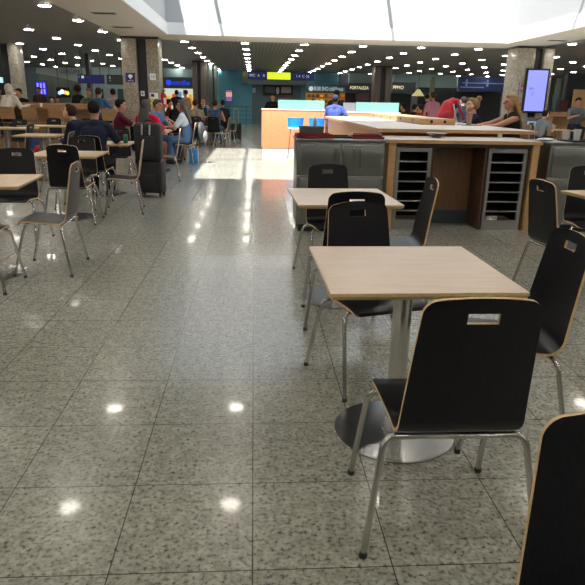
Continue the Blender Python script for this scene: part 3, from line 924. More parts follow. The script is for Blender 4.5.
q = MB(); q.box(.51, .415, .0, 1.13, .45, .16); q.build('skirting', mat('blue grey skirting', rgb(58, 74, 78), .4), t)
q = MB(); q.box(1.10, 0.02, 0, 1.125, .42, ZA - .038); q.build('divider_panel', M_darkwood, t)
q = MB(); q.box(.50, 0.02, 0, .52, .42, ZA - .038); q.build('divider_panel', M_darkwood, t)
q = MB(); q.box(.09, .0, ZA - .075, w - .08, .02, ZA - .04); q.build('front_rail', M_dark, t)


def rack(x, w, label):
    t = thing('tray_rack', label, 'rack', (x, YA + .005, 0))
    h = ZA - .085
    q = MB(); q.box(0, .01, .10, w, .38, h - .01); b = q
    bk = MB(); bk.box(.03, .37, .1, w - .03, .38, h - .04); bk.box(.026, .04, .1, .034, .37, h - .04); bk.box(w - .034, .04, .1, w - .026, .37, h - .04); bk.build('void_shade', M_void, t)  # black sheets stand for the shade inside the rack
    q = MB(); q.box(0, 0, 0.115, .038, .04, h); q.box(w - .038, 0, .115, w, .04, h); q.box(.038, 0, h - .045, w - .038, .04, h); q.build('frame', M_alu, t)
    q = MB(); q.box(0, 0, 0, w, .04, .115); q.build('kick_plate', M_alu, t)
    n = 6
    for k in range(n):
        z = .115 + (h - .045 - .115) * (k + .93) / (n + .9)
        q = MB(); q.box(.038, .005, z - .008, w - .038, .022, z + .008, .003); q.k = 1; q.box(.038, .022, z - .008, w - .038, .36, z - .004); q.build('shelf', [M_alu, M_void], t)  # slab coloured black so the shelf reads as shaded behind its rail
    return t


rack(XA0 + .095, .395, 'aluminium tray rack at the left end of the wooden tray counter')
rack(XA0 + 1.135, .44, 'aluminium tray rack at the right end of the wooden tray counter')
o = MB(); o.lathe([(.045, 0), (.05, .004), (.115, .05), (.118, .052), (.11, .05), (.045, .01)], n=28)
tag(o.build('bowl', M_alu, None, loc=(2.14, 7.22, ZA)), 'small grey metal bowl on the tray counter', 'bowl')

t = thing('bar_counter', 'long wooden bar table with a pale top running away behind the tray counter', 'counter', (1.52, 7.52, 0))
q = MB(); q.box(0, 0, 1.04, 1.98, 5.9, 1.08, .003, 0); q.k = 1; q.box(-.003, -.004, 1.039, 1.983, -.0005, 1.079); q.box(-.004, 0, 1.039, -.0005, 5.9, 1.079); q.build('worktop', [M_worktop, M_counter], t)
q = MB(); q.box(.06, .3, .12, .10, 5.8, 1.04); q.build('side_panel', M_counter, t)
q = MB(); q.box(1.55, .3, .0, 1.59, 5.8, 1.04); q.build('side_panel', M_counterh, t)
q = MB(); q.box(.08, .26, 0, 1.57, .3, 1.04); q.build('end_panel', M_counterh, t)
q = MB(); q.box(.10, 5.76, 0, 1.55, 5.8, 1.04); q.build('end_panel', M_counterh, t)
q = MB(); q.box(.07, .3, 0, .095, 5.8, .12); q.build('skirting', M_alu, t)
t = thing('socket_ledge', 'raised wooden ledge with round sockets along the middle of the bar table', 'ledge', (2.46, 9.15, 1.08))
q = MB(); q.box(0, 0, 0, .52, 4.2, .085, .003, 0); q.build('body', M_counter, t)
for k in range(2):
    q = MB(); q.tube([(.16 + k * .2, -.004, .045), (.16 + k * .2, .004, .045)], .022, 14); q.build('socket', M_void, t)
for k in range(5):
    q = MB(); q.tube([(-.004, .5 + k * .8, .045), (.004, .5 + k * .8, .045)], .022, 14); q.build('socket', M_void, t)


def tray(loc, rz, m_, label, w=.40, d=.30):
    q = MB(); q.box(-w / 2, -d / 2, 0, w / 2, d / 2, .006, .002)
    for b in ((-w / 2, -d / 2, w / 2, -d / 2 + .012), (-w / 2, d / 2 - .012, w / 2, d / 2), (-w / 2, -d / 2 + .012, -w / 2 + .012, d / 2 - .012), (w / 2 - .012, -d / 2 + .012, w / 2, d / 2 - .012)):
        q.box(b[0], b[1], .002, b[2], b[3], .022, .002)
    o = q.build('tray', m_, None); o.location = loc; o.rotation_euler.z = rz
    return tag(o, label, 'tray')


tray((.655, 6.84, ZA), .05, M_redtray, 'wine red tray on the steel cabinet, the lower one under the grey box')
tray((.655, 6.845, ZA + .022), .0, M_redtray, 'wine red tray directly under the grey box, topmost of its pair')
tray((.965, 6.90, ZA + .0), -.05, M_blktray, 'black tray in the middle of the steel cabinet top', .22, .34)
tray((1.235, 6.84, ZA), .03, M_redtray, 'wine red tray at the right end of the steel cabinet, lower of two', .34, .34)
tray((1.245, 6.86, ZA + .0225), -.12, M_redtray, 'wine red tray at the right end of the steel cabinet, upper of two', .32, .30)
t = thing('grey_box', 'flat grey cardboard box lying on the red trays', 'box', (.635, 6.84, ZA + .044))
q = MB(); q.box(-.135, -.10, 0, .12, .10, .065, .004); q.build('body', mat('grey card', rgb(92, 88, 86), .7), t)
q = MB(); q.box(-.14, -.105, .05, .125, .105, .075, .003); q.build('lid', mat('grey card', (0, 0, 0)), t)
o = MB(); o.lathe([(.018, 0), (.02, .01), (.019, .05), (.010, .075), (.010, .09)], n=16)
tag(o.build('sauce_bottle', mat('tan plastic', rgb(190, 150, 116), .5), None, loc=(.665, 6.84, ZA + .119)), 'small tan sauce bottle standing on the grey box', 'bottle')
tray((3.74, 6.86, ZA), .04, M_blktray, 'black tray on the right steel cabinet', .46, .34)
o = MB(); o.lathe([(.033, 0), (.045, .13), (.043, .13), (.031, .006)], n=24)
tag(o.build('cup', M_clear, None, loc=(3.64, 6.84, ZA + .006)), 'clear plastic cup on the black tray on the right cabinet', 'cup')
o = MB(); o.lathe([(.031, 0), (.042, .10), (.040, .10), (.029, .006)], n=24)
tag(o.build('cup', M_clear, None, loc=(3.55, 6.92, ZA + .006)), 'shorter clear plastic cup left of the tall one on the right cabinet', 'cup')
o = MB(); o.ball((0, 0, .012), (.10, .07, .018), 14, 8)
tag(o.build('napkin', M_white, None, loc=(3.30, 6.88, ZA + .006)), 'crumpled white napkin on the right steel cabinet', 'napkin')
q = MB(); q.lathe([(.035, 0), (.045, .16), (.047, .165), (.047, .172), (.02, .175)], n=20)
tag(q.build('paper_cup', mat('beige cup', rgb(176, 140, 124), .5), None, loc=(3.22, 9.25, 1.088)), 'beige paper cup standing on the black tray on the bar table', 'cup')
q = MB(); q.box(-.17, -.13, 0, .13, .1, .008, .003)
tag(q.build('tray', M_blktray, None, loc=(3.24, 9.25, 1.08)), 'small black tray under the beige paper cup on the bar table', 'tray')

# red backpack
t = thing('backpack', 'bright red backpack standing on the bar table before the bun-haired woman', 'backpack', (3.24, 10.35, 1.08), 0)
M_red = mat('red backpack nylon', rgb(206, 36, 52), .55); M_red2 = mat('deep red nylon', rgb(160, 22, 36), .55)
q = MB(); q.cap((-.05, 0, .10), (-.02, 0, .26), .14, .11, 20); q.cap((-.02, 0, .26), (.05, 0, .34), .10, .065, 18)
put(remeshed(q, .014, 4), 'body', M_red, t)
q = MB(); q.cap((.02, -.02, .335), (.12, -.02, .345), .045, .04, 14); q.build('top_roll', M_red, t, True)
q = MB(); q.cap((-.06, -.10, .08), (-.04, -.10, .12), .08, .075, 16); q.build('front_pocket', M_red2, t, True)
q = MB(); q.tube([(.10, -.04, .33), (.15, -.05, .25), (.21, -.06, .14), (.25, -.06, .05)], .022, 8); q.build('strap', M_red2, t, True)
q = MB(); q.tube([(.03, -.105, .30), (.07, -.12, .18), (.075, -.10, .04)], .014, 8); q.build('cord', mat('pale cord', (.6, .5, .5), .6), t, True)

# orange lit counter in the sun
xa, xb = at(262, 100, 16.4).x, at(326, 100, 16.4).x
t = thing('kiosk_counter', 'sunlit orange wood kiosk counter at the end of the aisle', 'counter', (xa, 16.4, 0))
w = xb - xa
q = MB(); q.box(0, 0, .18, w, .06, 1.14, .002); q.build('front_panel', M_counterh, t)
q = MB(); q.box(0, .06, .18, .05, 1.0, 1.14); q.build('side_panel', M_counterh, t)
q = MB(); q.box(w - .05, .06, .18, w, 1.0, 1.14); q.build('side_panel', M_counterh, t)
q = MB(); q.box(-.01, -.01, 1.14, w + .01, 1.0, 1.165, .002); q.build('worktop', M_worktop, t)
q = MB(); q.box(.02, .015, 0, w - .02, .05, .18); q.build('skirting', mat('pale tile skirting', (.55, .55, .55), .3), t)
q = MB(); q.box(.42, .10, 1.165, w - .02, .115, 1.40); q.build('glass_screen', M_glass, t)
xa, xb = at(344, 100, 16.6).x, at(401, 100, 16.6).x
t = thing('kiosk_counter', 'second orange wood kiosk counter right of the man in the cap', 'counter', (xa, 16.6, 0))
w = xb - xa
q = MB(); q.box(0, 0, .18, w, .06, 1.10, .002); q.build('front_panel', M_counterh, t)
q = MB(); q.box(-.01, -.01, 1.10, w + .01, .9, 1.13, .002); q.build('worktop', M_worktop, t)
q = MB(); q.box(.02, .06, 0, w - .02, .85, 1.10); q.build('body', M_counterh, t)
q = MB(); q.box(.34, .10, 1.13, w - .02, .115, 1.38); q.build('glass_screen', M_glass, t)
q = MB(); q.box(0.0, .10, 1.13, .33, .13, 1.36); q.build('grey_screen', mat('grey screen', rgb(120, 122, 128), .4), t)
tc = bpy.data.objects
M_blue = mat('bright blue plastic', rgb(18, 128, 236), .4)
for px, lab in ((296, 'bright blue plastic bar stool on the left, standing at the sunlit orange counter'), (317.5, 'bright blue plastic bar stool on the right, half hidden by the grey box')):
    x = at(px, 100, 15.7).x
    t = thing('bar_stool', lab, 'stool', (x, 15.7, 0), math.radians(-4), 'blue bar stools at the orange counter')
    q = MB()
    n = 16
    vs = []; fs = []
    for i in range(n + 1):
        a = math.radians(180 + 180 * i / n)
        for (r, z) in ((.19, .74), (.205, .98), (.190, .98), (.175, .755)):
            vs.append((r * math.cos(a), r * .72 * math.sin(a) + .0, z))
    for i in range(n):
        for j in range(4): fs.append((i * 4 + j, i * 4 + (j + 1) % 4, (i + 1) * 4 + (j + 1) % 4, (i + 1) * 4 + j))
    fs.append((0, 1, 2, 3)); fs.append((n * 4 + 3, n * 4 + 2, n * 4 + 1, n * 4))
    q.add(vs, fs); q.build('backrest', M_blue, t)
    q = MB(); q.lathe([(.15, .70), (.19, .72), (.19, .745), (.17, .75)], n=28); q.build('seat', mat('white plastic', (0, 0, 0)), t)
    for sx in (-1, 1):
        for sy in (-1, 1):
            q = MB(); q.tube([(sx * .12, sy * .12, .71), (sx * .18, sy * .18, 0)], .012, 8); q.build('leg', M_alu, t)
    q = MB(); q.tube([(-.157, -.157, .25), (.157, -.157, .25), (.157, .157, .25), (-.157, .157, .25), (-.157, -.157, .25)], .008, 8); q.build('footrest', M_alu, t)

# tall wooden counters at the sides
M_oakd = wood('brown oak', rgb(160, 122, 84), rgb(176, 136, 96), .45, (2, 2, 25))


def tall_counter(x0, x1, y, d, label):
    t = thing('tall_counter', label, 'counter', (x0, y, 0)); w = x1 - x0
    q = MB(); q.box(0, 0, 1.045, w, d, 1.10, .003); q.build('worktop', M_oakd, t)
    q = MB(); q.box(.1, .30, 0, w - .1, .34, 1.045); q.build('front_panel', M_oakd, t)
    q = MB(); q.box(.1, .40, 1.10, w - .1, .46, 1.20, .002); q.build('ledge', M_oakd, t)
    for xx in (0.0, w - .06):
        q = MB(); q.box(xx, .05, 0, xx + .06, d - .05, 1.045); q.build('end_panel', M_oakd, t)


tall_counter(-9.5, at(112, 100, 17.0).x, 17.0, 1.3, 'long tall wooden counter at the left where the white sweatshirt leans')
tall_counter(at(556, 100, 19.6).x, 14.5, 19.6, 1.0, 'tall wooden counter at the right picture edge behind the boy in grey')


def wood_stool(x, y, rz, label):
    t = thing('bar_chair', label, 'bar chair', (x, y, 0), rz, 'wooden bar chairs at the tall counters')
    q = MB(); q.box(-.19, -.19, .70, .19, .19, .72, .006); q.build('seat', M_oakd, t)
    q = MB()
    vs = []; fs = []
    Z = [(.80, .19), (.9, .20), (1.0, .20), (1.08, .185), (1.10, .15)]
    for (z, hw) in Z:
        for yv in (-.20, -.185):
            vs += [(-hw, yv - (z - .8) * .1, z), (hw, yv - (z - .8) * .1, z)]
    for i in range(len(Z) - 1):
        a = i * 4; b = a + 4
        fs += [(a, a + 1, b + 1, b), (a + 3, a + 2, b + 2, b + 3), (a + 2, a, b, b + 2), (a + 1, a + 3, b + 3, b + 1)]
    fs += [(2, 3, 1, 0), (len(vs) - 4, len(vs) - 3, len(vs) - 1, len(vs) - 2)]
    q.add(vs, fs); q.build('backrest', M_oakd, t)
    for sx in (-1, 1):
        for sy in (-1, 1):
            q = MB(); q.tube([(sx * .15, sy * .15, .70), (sx * .20, sy * .2, 0)], .012, 8); q.build('leg', M_steel, t)
        q = MB(); q.tube([(sx * .15, -.17, .70), (sx * .15, -.197, .84)], .010, 8); q.build('back_support', M_steel, t)
    return t


for px, lab, Y in ((11, 'wooden bar chair under the person in the white sweatshirt', 16.62), (33, 'wooden bar chair right of the white sweatshirt, first of two empty ones', 16.55),
                   (59, 'wooden bar chair left of the hunched person in the suit jacket, second empty one', 16.55), (112, 'wooden bar chair under the man in the steel blue T-shirt', 16.62)):
    wood_stool(at(px, 110, Y).x, Y, math.radians(-8), lab)
wood_stool(at(571, 110, 19.2).x, 19.2, math.radians(6), 'wooden bar chair at the right tall counter above the clear cup')
wood_stool(3.93, 9.36, math.radians(88), 'bar chair the blonde woman in black sits on')
wood_stool(3.93, 10.55, math.radians(84), 'bar chair the bun-haired woman sits on')
# salt shaker sized cups on the left counter
o = MB(); o.lathe([(.03, 0), (.04, .09), (.037, .09), (.028, .005)], n=16)
tag(o.build('cup', M_white, None, loc=(at(41, 105, 17.2).x, 17.2, 1.10)), 'white cup on the tall left counter below the departure screen', 'cup')

# ------------------------------------------------------------------ display on the right column
Yk = YC - .365
p = at(536, 91, Yk)
t = thing('display_totem', 'large upright digital display with a violet screen mounted on the right stone column', 'screen', (p.x, Yk, p.z))
sx, sz = .335, .60
q = MB(); q.box(-sx, 0, -sz, sx, .09, sz, .012); q.build('housing', M_void, t)
scm = mat('violet screen', rgb(60, 60, 120), .2, emit=rgb(134, 140, 236), estr=1.0)
q = MB(); q.box(-sx + .05, -.006, -sz + .055, sx - .05, -.001, sz - .05); sc_ = q.build('screen', scm, t)
q = MB(); q.box(-.2, .09, -.3, .2, .16, .3); q.build('bracket', M_dark, t)
mt = mat('screen lettering', rgb(50, 50, 130), .4, emit=rgb(60, 60, 150), estr=.5)
text('BEM', .075, mt, (-.14, -.010, .06), t, 'screen_title'); text('. . . .', .06, mat('screen pink', rgb(190, 120, 200), .4, emit=rgb(190, 120, 200), estr=.8), (.10, -.010, .06), t, 'screen_title')
text('vindo', .045, mt, (-.10, -.010, -.06), t, 'screen_line'); text('aqui', .04, mt, (-.10, -.010, -.12), t, 'screen_line')
q = MB(); x0_, x1_ = at(531, 100, 17.2).x, at(552, 100, 17.2).x
t = thing('info_stand', 'grey stand with white and blue boxes below the violet display', 'stand', ((x0_ + x1_) / 2, 17.2, 0))
q.box(-.3, 0, 0, .28, .3, 1.05, .005); q.build('body', mat('grey stand', rgb(96, 98, 100), .5), t)
q = MB(); q.box(-.32, -.012, .72, .22, -.001, .96, .003); q.build('white_panel', mat('white plastic', (0, 0, 0)), t)
for k in range(2):
    q = MB(); q.box(-.27 + k * .2, -.018, .86, -.14 + k * .24, -.0125, .92); q.build('blue_mark', mat('blue print', rgb(34, 66, 150), .5), t)

# notices on the columns
def notice(name, label, cat, px0, py0, px1, py1, Y, m_, depth=.012):
    a = at(px0, py1, Y); b = at(px1, py0, Y)
    t = thing(name, label, cat, ((a.x + b.x) / 2, Y - depth, (a.z + b.z) / 2))
    w, h = (b.x - a.x) / 2, (b.z - a.z) / 2
    q = MB(); q.box(-w, 0, -h, w, depth, h, .0015); q.build('board', m_, t)
    return t, w, h


t, w, h = notice('wifi_sign', 'navy wireless network sign on the left stone column', 'sign', 126.2, 73, 134.8, 82.2, YC, M_navy)
q = MB(); n = 12
vs = [(0, -.004, -h * .35)] + [(w * .72 * math.sin(math.radians(-50 + 100 * i / n)), -.004, -h * .35 + h * 1.05 * math.cos(math.radians(-50 + 100 * i / n))) for i in range(n + 1)]
vs += [(x, -.001, z) for (x, y, z) in vs]; k = n + 2
fs = [tuple(range(k))] + [tuple(range(2 * k - 1, k - 1, -1))] + [(i, i + k, (i + 1) % k + k, (i + 1) % k) for i in range(k)]
q.add(vs, fs); q.build('fan_symbol', M_white, t, False)
text('Wi-Fi', h * .42, M_white, (0, -.004, -h * .68), t, width=w * 1.3)
t, w, h = notice('number_sign', 'small white number plate on the left stone column', 'sign', 150, 73.5, 155.6, 80, YC, M_white)
text('14', h * 1.15, M_navy, (0, -.003, 0), t)
t, w, h = notice('switch_plate', 'small white box on the dark recess of the left column', 'box', 141, 91, 144.5, 96, YC + .13, M_white, .03)
q = MB(); q.box(-w * .4, -.006, -h * .4, w * .4, -.0005, h * .4); q.build('button', mat('grey card', (0, 0, 0)), t)
t, w, h = notice('notice', 'yellow and white notice low on the left stone column', 'sign', 150.3, 93, 158, 106, YC, mat('yellow notice', rgb(214, 196, 60), .6))
q = MB(); q.box(-w, -.004, h * .15, w, -.001, h); q.build('white_field', M_white, t)
q = MB(); q.box(-w * .7, -.006, h * .4, w * .1, -.0045, h * .85); q.build('blue_emblem', M_navy, t)
t, w, h = notice('notice', 'blue notice at the left edge of the right stone column', 'sign', 517.6, 82.5, 519.8, 95, YC - .2, mat('blue notice', rgb(42, 78, 150), .6))
q = MB(); q.box(-w * .7, -.004, -h * .1, w * .7, -.001, h * .6); q.build('pale_field', mat('pale blue print', rgb(120, 150, 200), .6), t)
t, w, h = notice('fire_sign', 'small red fire sign on the right stone column', 'sign', 520.5, 85, 523.5, 91.5, YC - .2, mat('red sign', rgb(214, 44, 40), .5))
q = MB(); q.box(-w * .4, -.004, -h * .5, w * .4, -.001, h * .5); q.build('white_symbol', M_white, t)
t, w, h = notice('notice', 'red, white and blue notice on the right column behind the blonde woman', 'sign', 517.6, 103, 521, 118, YC - .2, mat('red sign', (0, 0, 0)))
q = MB(); q.box(-w, -.004, -h * .45, w, -.001, h * .45); q.build('white_field', M_white, t)
q = MB(); q.tube([(0, -.008, 0), (0, -.0045, 0)], w * .6, 18); q.build('blue_disc', mat('cyan print', rgb(40, 150, 200), .5), t)
xe = at(158.5, 100, YC + .2).x
t = thing('fire_extinguisher', 'red fire extinguisher hung on the right side of the left stone column', 'extinguisher', (xe + .13, YC + .25, 1.12))
q = MB(); q.lathe([(.085, 0), (.095, .02), (.095, .32), (.06, .39), (.03, .41)], n=24); q.build('cylinder', mat('red enamel', rgb(200, 30, 30), .3), t)
q = MB(); q.tube([(0, 0, .40), (0, 0, .45), (.07, -.02, .47)], .014, 8); q.build('valve', M_dark, t)
q = MB(); q.box(.02, -.099, .1, .085, -.085, .27, .003); q.build('label_plate', M_white, t)
q = MB(); q.box(-.13, -.02, .2, -.095, .02, .26); q.build('bracket', M_alu, t)

# ------------------------------------------------------------------ far walls, shop fronts, screens
def panel(px0, py0, px1, py1, Y, m_, depth=.1, name=None, kind='structure', parent=None, zmin=None):
    a = at(px0, py1, Y); b = at(px1, py0, Y)
    z0 = max(0.0, a.z) if zmin is None else zmin
    q = MB(); q.box(a.x, Y, z0, b.x, Y + depth, min(b.z, HC - .005)); o = q.build(name or 'wall_panel', m_, parent)
    if kind and not parent: o['kind'] = kind
    return o


M_bulk = mat('grey teal bulkhead', rgb(128, 152, 156), .7)
M_shop = mat('dark shop fascia', rgb(40, 50, 56), .6)
M_shopin = mat('dim shop interior', rgb(34, 40, 42), .7)
M_letter = mat('cream lit letters', rgb(236, 226, 180), .5, emit=rgb(236, 226, 180), estr=.8)
M_letterw = mat('white lit letters', rgb(190, 206, 214), .5, emit=rgb(190, 206, 214), estr=.5)
M_letterb = mat('blue lit letters', rgb(30, 50, 200), .5, emit=rgb(28, 52, 214), estr=1.0)
# teal wall
panel(216, 66, 252, 125, 37.6, M_teal); panel(299, 66, 339, 125, 37.6, M_teal)
# centre recess with beam and menu board
panel(250, 78.5, 308, 84, 36.8, mat('grey beam', rgb(104, 122, 130), .6), .6, 'wall_beam')
panel(252, 84, 301, 125, 37.5, mat('blue grey wall', rgb(82, 100, 110), .7))


def screen_thing(name, label, cat, px0, py0, px1, py1, Y, m_, depth=.08, frame=None):
    a = at(px0, py1, Y); b = at(px1, py0, Y)
    t = thing(name, label, cat, ((a.x + b.x) / 2, Y, (a.z + b.z) / 2)); w, h = (b.x - a.x) / 2, (b.z - a.z) / 2
    q = MB(); q.box(-w, 0, -h, w, depth, h, .004); q.build('housing', frame or M_void, t)
    fr = min(w, h) * .1
    q = MB(); q.box(-w + fr, -.006, -h + fr, w - fr, -.001, h - fr); q.build('face', m_, t)
    return t, w, h


def hang(t, h, w, z, Y):
    for s in (-.7, .7):
        q = MB(); q.tube([(s * w, .03, h), (s * w, .03, HC - z)], .012, 6); q.build('hanger', M_dark, t)


t, w, h = screen_thing('menu_board', 'dark framed menu board on the grey wall of the central recess', 'board', 263, 85, 293, 94.5, 37.3, M_void)
for k, (x, c) in enumerate(((-.55, (70, 76, 84)), (.55, (150, 140, 136)))):
    q = MB(); q.box(w * x - w * .33, -.012, -h * .6, w * x + w * .33, -.0065, h * .6); q.build('menu_sheet', mat('menu sheet %d' % k, rgb(*c), .6), t)
q = MB(); q.ball((-.02, -.01, -.05), (.10, .008, .2), 10, 8); q.build('menu_picture', mat('menu picture', rgb(180, 176, 190), .6), t)
t, w, h = notice('wall_poster', 'pale reddish poster on the wall right of the menu board', 'poster', 284, 95, 291, 100, 37.45, mat('reddish poster', rgb(120, 96, 104), .6))
t, w, h = notice('small_sign', 'small pale blue sign on the wall left of the menu board', 'sign', 252.5, 88, 255.5, 92.5, 37.4, mat('pale sign', rgb(150, 180, 210), .6))
# overhead direction board
Yb = 34.8
t, w, h = screen_thing('direction_board', 'long navy direction board with a yellow middle hanging over the far aisle', 'sign', 247.8, 72.6, 314.5, 79.4, Yb, M_navy, .12)
q = MB(); q.box(-w * .42, -.02, -h * .86, w * .28, -.007, h * .86); q.build('yellow_field', mat('yellow sign', rgb(206, 220, 40), .5, emit=rgb(206, 220, 40), estr=.75), t)
text('WC  A', h * .9, M_letterw, (-w * .80, -.010, 0), t); text('B', h * .9, M_letterw, (-w * .52, -.010, 0), t)
text('1 4  C 10', h * .9, M_letterw, (w * .64, -.010, 0), t)
hang(t, h, w, t.location.z, Yb)
t, w, h = screen_thing('hanging_screen', 'black hanging screen seen edge-on left of the direction board', 'screen', 242.5, 71.5, 247.4, 84.5, 33.5, mat('screen glare', rgb(60, 66, 40), .3), .5)
hang(t, h, w, t.location.z, 33.5)
t, w, h = screen_thing('hanging_screen', 'black hanging screen between the teal wall and the white lettered store', 'screen', 339, 74, 349, 86, 33.5, mat('dark glossy screen', rgb(40, 52, 62), .15), .5)
hang(t, h, w, t.location.z, 33.5)
t, w, h = screen_thing('poster_screen', 'small framed screen with a sunset picture on the teal wall', 'screen', 225.5, 89.5, 232.5, 101.5, 37.4, mat('sunset purple', rgb(90, 80, 130), .3, emit=rgb(110, 96, 150), estr=.6))
q = MB(); q.box(-w * .85, -.010, -h * .2, w * .85, -.0065, h * .55); q.build('sunset_band', mat('sunset pink', rgb(220, 150, 130), .4, emit=rgb(214, 150, 136), estr=.6), t)
# railing across the far aisle
t = thing('railing', 'dark metal railing with horizontal bars at the end of the far aisle', 'railing', (at(212, 100, 33).x, 33, 0)); w = at(264, 100, 33).x - at(212, 100, 33).x
for k in range(5):
    q = MB(); q.tube([(0, 0, .2 + k * .21), (w, 0, .2 + k * .21)], .022 if k == 4 else .012, 8); q.build('bar', mat('grey blue metal', rgb(60, 80, 86), .4), t)
for k in range(4):
    q = MB(); q.tube([(w * k / 3, 0, 0), (w * k / 3, 0, 1.06)], .022, 8); q.build('post', mat('grey blue metal', (0, 0, 0)), t)
# store with white lettering
t = thing('shop', 'store front with white lettering above warm lit shelves in the far middle', 'shop', (at(306, 100, 35.5).x, 35.5, 0)); ox = t.location.x
a = at(306, 92.5, 35.5); b = at(346, 85.5, 35.5)
q = MB(); q.box(0, 0, a.z, b.x - ox, .3, b.z); q.build('fascia', mat('slate fascia', rgb(66, 88, 96), .6), t)
text('BUBI SHO chilliSense', .3, M_letterw, ((at(328.5, 89, 35.5).x - ox), -.004, (a.z + b.z) / 2), t, width=at(343.5, 89, 35.5).x - at(314.5, 89, 35.5).x)
q = MB(); q.tube([(at(311, 89, 35.5).x - ox, -.02, (a.z + b.z) / 2), (at(311, 89, 35.5).x - ox, -.002, (a.z + b.z) / 2)], .13, 20); q.build('round_emblem', M_letterw, t)
q = MB(); q.box(0, .25, 0, b.x - ox, .3, a.z); q.build('back_wall', mat('glowing shelf wall', rgb(150, 110, 50), .6, emit=rgb(170, 120, 40), estr=.35), t)  # wall glows in place of the store's own lighting
rr = random.Random(3)
for r in range(3):
    zz = a.z - .22 - r * .27
    q = MB(); q.box(.05, .05, zz - .03, b.x - ox - .05, .25, zz); q.build('shelf', M_darkwood, t)
    for c in range(9):
        hh = rr.uniform(.1, .2); xx = .1 + c * .24
        q = MB(); q.box(xx, .1, zz, xx + .15, .2, zz + hh, .01)
        cc = rr.choice([(230, 180, 70), (190, 110, 40), (240, 210, 140), (120, 60, 40), (80, 50, 40)])
        q.build('goods', mat('goods %d' % cc[1], rgb(*cc), .5, emit=rgb(*cc), estr=.35), t)  # goods glow faintly, the shelf lighting put into their material
# FORTALEZA shop
def shop(label, px0, px1, Y, pyf0, pyf1, words_, mfas, mlet, interior=None):
    a = at(px0, pyf1, Y); b = at(px1, pyf0, Y)
    t = thing('shop', label, 'shop', (a.x, Y, 0))
    q = MB(); q.box(0, 0, a.z, b.x - a.x, .3, b.z); q.build('fascia', mfas, t)
    q = MB(); q.box(0, .8, 0, b.x - a.x, .85, a.z); q.build('interior_wall', interior or M_shopin, t)
    for (s, c0, c1, hz) in words_:
        text(s, hz, mlet, ((at(c0, 88, Y).x + at(c1, 88, Y).x) / 2 - a.x, -.004, (a.z + b.z) / 2), t, width=at(c1, 88, Y).x - at(c0, 88, Y).x)
    return t, a, b


t, a, b = shop('dark shop front lettered FORTALEZA behind the second orange counter', 345, 376, 35, 83.5, 92.5, [('FORTALEZA', 350, 368.5, .22), ('E', 373.5, 375, .22)], M_shop, M_letter)
panel(349, 74, 376, 82.6, 35.1, M_bulk, .5, 'wall_bulkhead')
t2, w, h = screen_thing('menu_screen', 'dark red menu screen inside the dark FORTALEZA shop', 'screen', 355, 93, 370, 101, 35.4, mat('dark red screen', rgb(52, 26, 34), .3, emit=rgb(52, 26, 34), estr=.4))
q = MB(); xx = at(376, 100, 30.5); q.lathe([(.045, 0), (.045, .18), (.012, .36)], (0, 0, 0), 14)
tag(q.build('advertising_flag', mat('red sign', (0, 0, 0)), None, loc=(at(375.8, 104, 20).x, 20, 1.10)), 'red pointed flag standing above the second orange counter', 'flag')
q = MB(); q.lathe([(.04, 0), (.04, 1.10)], n=14)
tag(q.build('flag_post', M_alu, None, loc=(at(375.8, 104, 20).x, 20, 0)), 'metal post that carries the red flag', 'post')
t, a, b = shop('dark shop front with short cream lettering right of the dark column', 392.5, 416, 34, 82.5, 93, [('PPMO', 393, 403.5, .25)], M_shop, M_letter)
panel(393.5, 75.5, 457, 86.5, 34.4, M_bulk, .5, 'wall_bulkhead'); panel(416, 88, 457, 125, 36, M_shopin)
t = thing('lampshade', 'pale conical lampshade hanging in the distant dark shop', 'lamp', (at(418.5, 90, 30).x, 30, at(418.5, 96, 30).z))
q = MB(); q.lathe([(.30, 0), (.06, .30)], n=24); q.build('shade', mat('warm shade', rgb(190, 186, 130), .6, emit=rgb(190, 186, 130), estr=.35), t)
q = MB(); q.tube([(0, 0, .3), (0, 0, HC - t.location.z)], .008, 6); q.build('cord', M_dark, t)
q = MB(); q.box(at(429.5, 100, 33).x, 33, 0, at(433.5, 100, 33).x, 33.2, HC - .3); struct('trim_4', q, mat('olive pillar', rgb(120, 124, 96), .6))
# navy shop
t, a, b = shop('navy shop front with pale lines behind the bun-haired woman', 459, 509, 33.5, 78, 91, [], mat('navy fascia', rgb(28, 44, 96), .5), M_letterw)
for (zf, x0f, x1f) in ((.55, .05, .95), (.25, .02, .5)):
    q = MB(); q.box((b.x - a.x) * x0f, -.03, (b.z - a.z) * zf + a.z, (b.x - a.x) * x1f, -.001, (b.z - a.z) * zf + a.z + .05); q.build('pale_stripe', mat('pale blue print', (0, 0, 0)), t)
for xf in (.12, .55):
    q = MB(); q.box((b.x - a.x) * xf, -.03, a.z + .25, (b.x - a.x) * xf + .10, -.001, a.z + .6); q.build('pale_mark', mat('pale blue print', (0, 0, 0)), t)
t, w, h = screen_thing('shop_counter', 'pale yellow lit shop counter front behind the bun-haired woman', 'counter', 466, 97, 476, 104, 33.2, mat('yellowish panel', rgb(130, 124, 90), .5))
q = MB(); q.box(-w * .9, .1, -t.location.z, w * .9, .3, -h); q.build('base', M_dark, t)
t, w, h = screen_thing('shop_screen', 'small bright blue screen right of the red backpack', 'screen', 459, 99.5, 465, 105, 24, mat('blue screen', rgb(80, 140, 190), .3, emit=rgb(80, 140, 190), estr=.8))
q = MB(); q.box(-.02, .03, -t.location.z, .02, .07, -h); q.build('stand', M_dark, t)
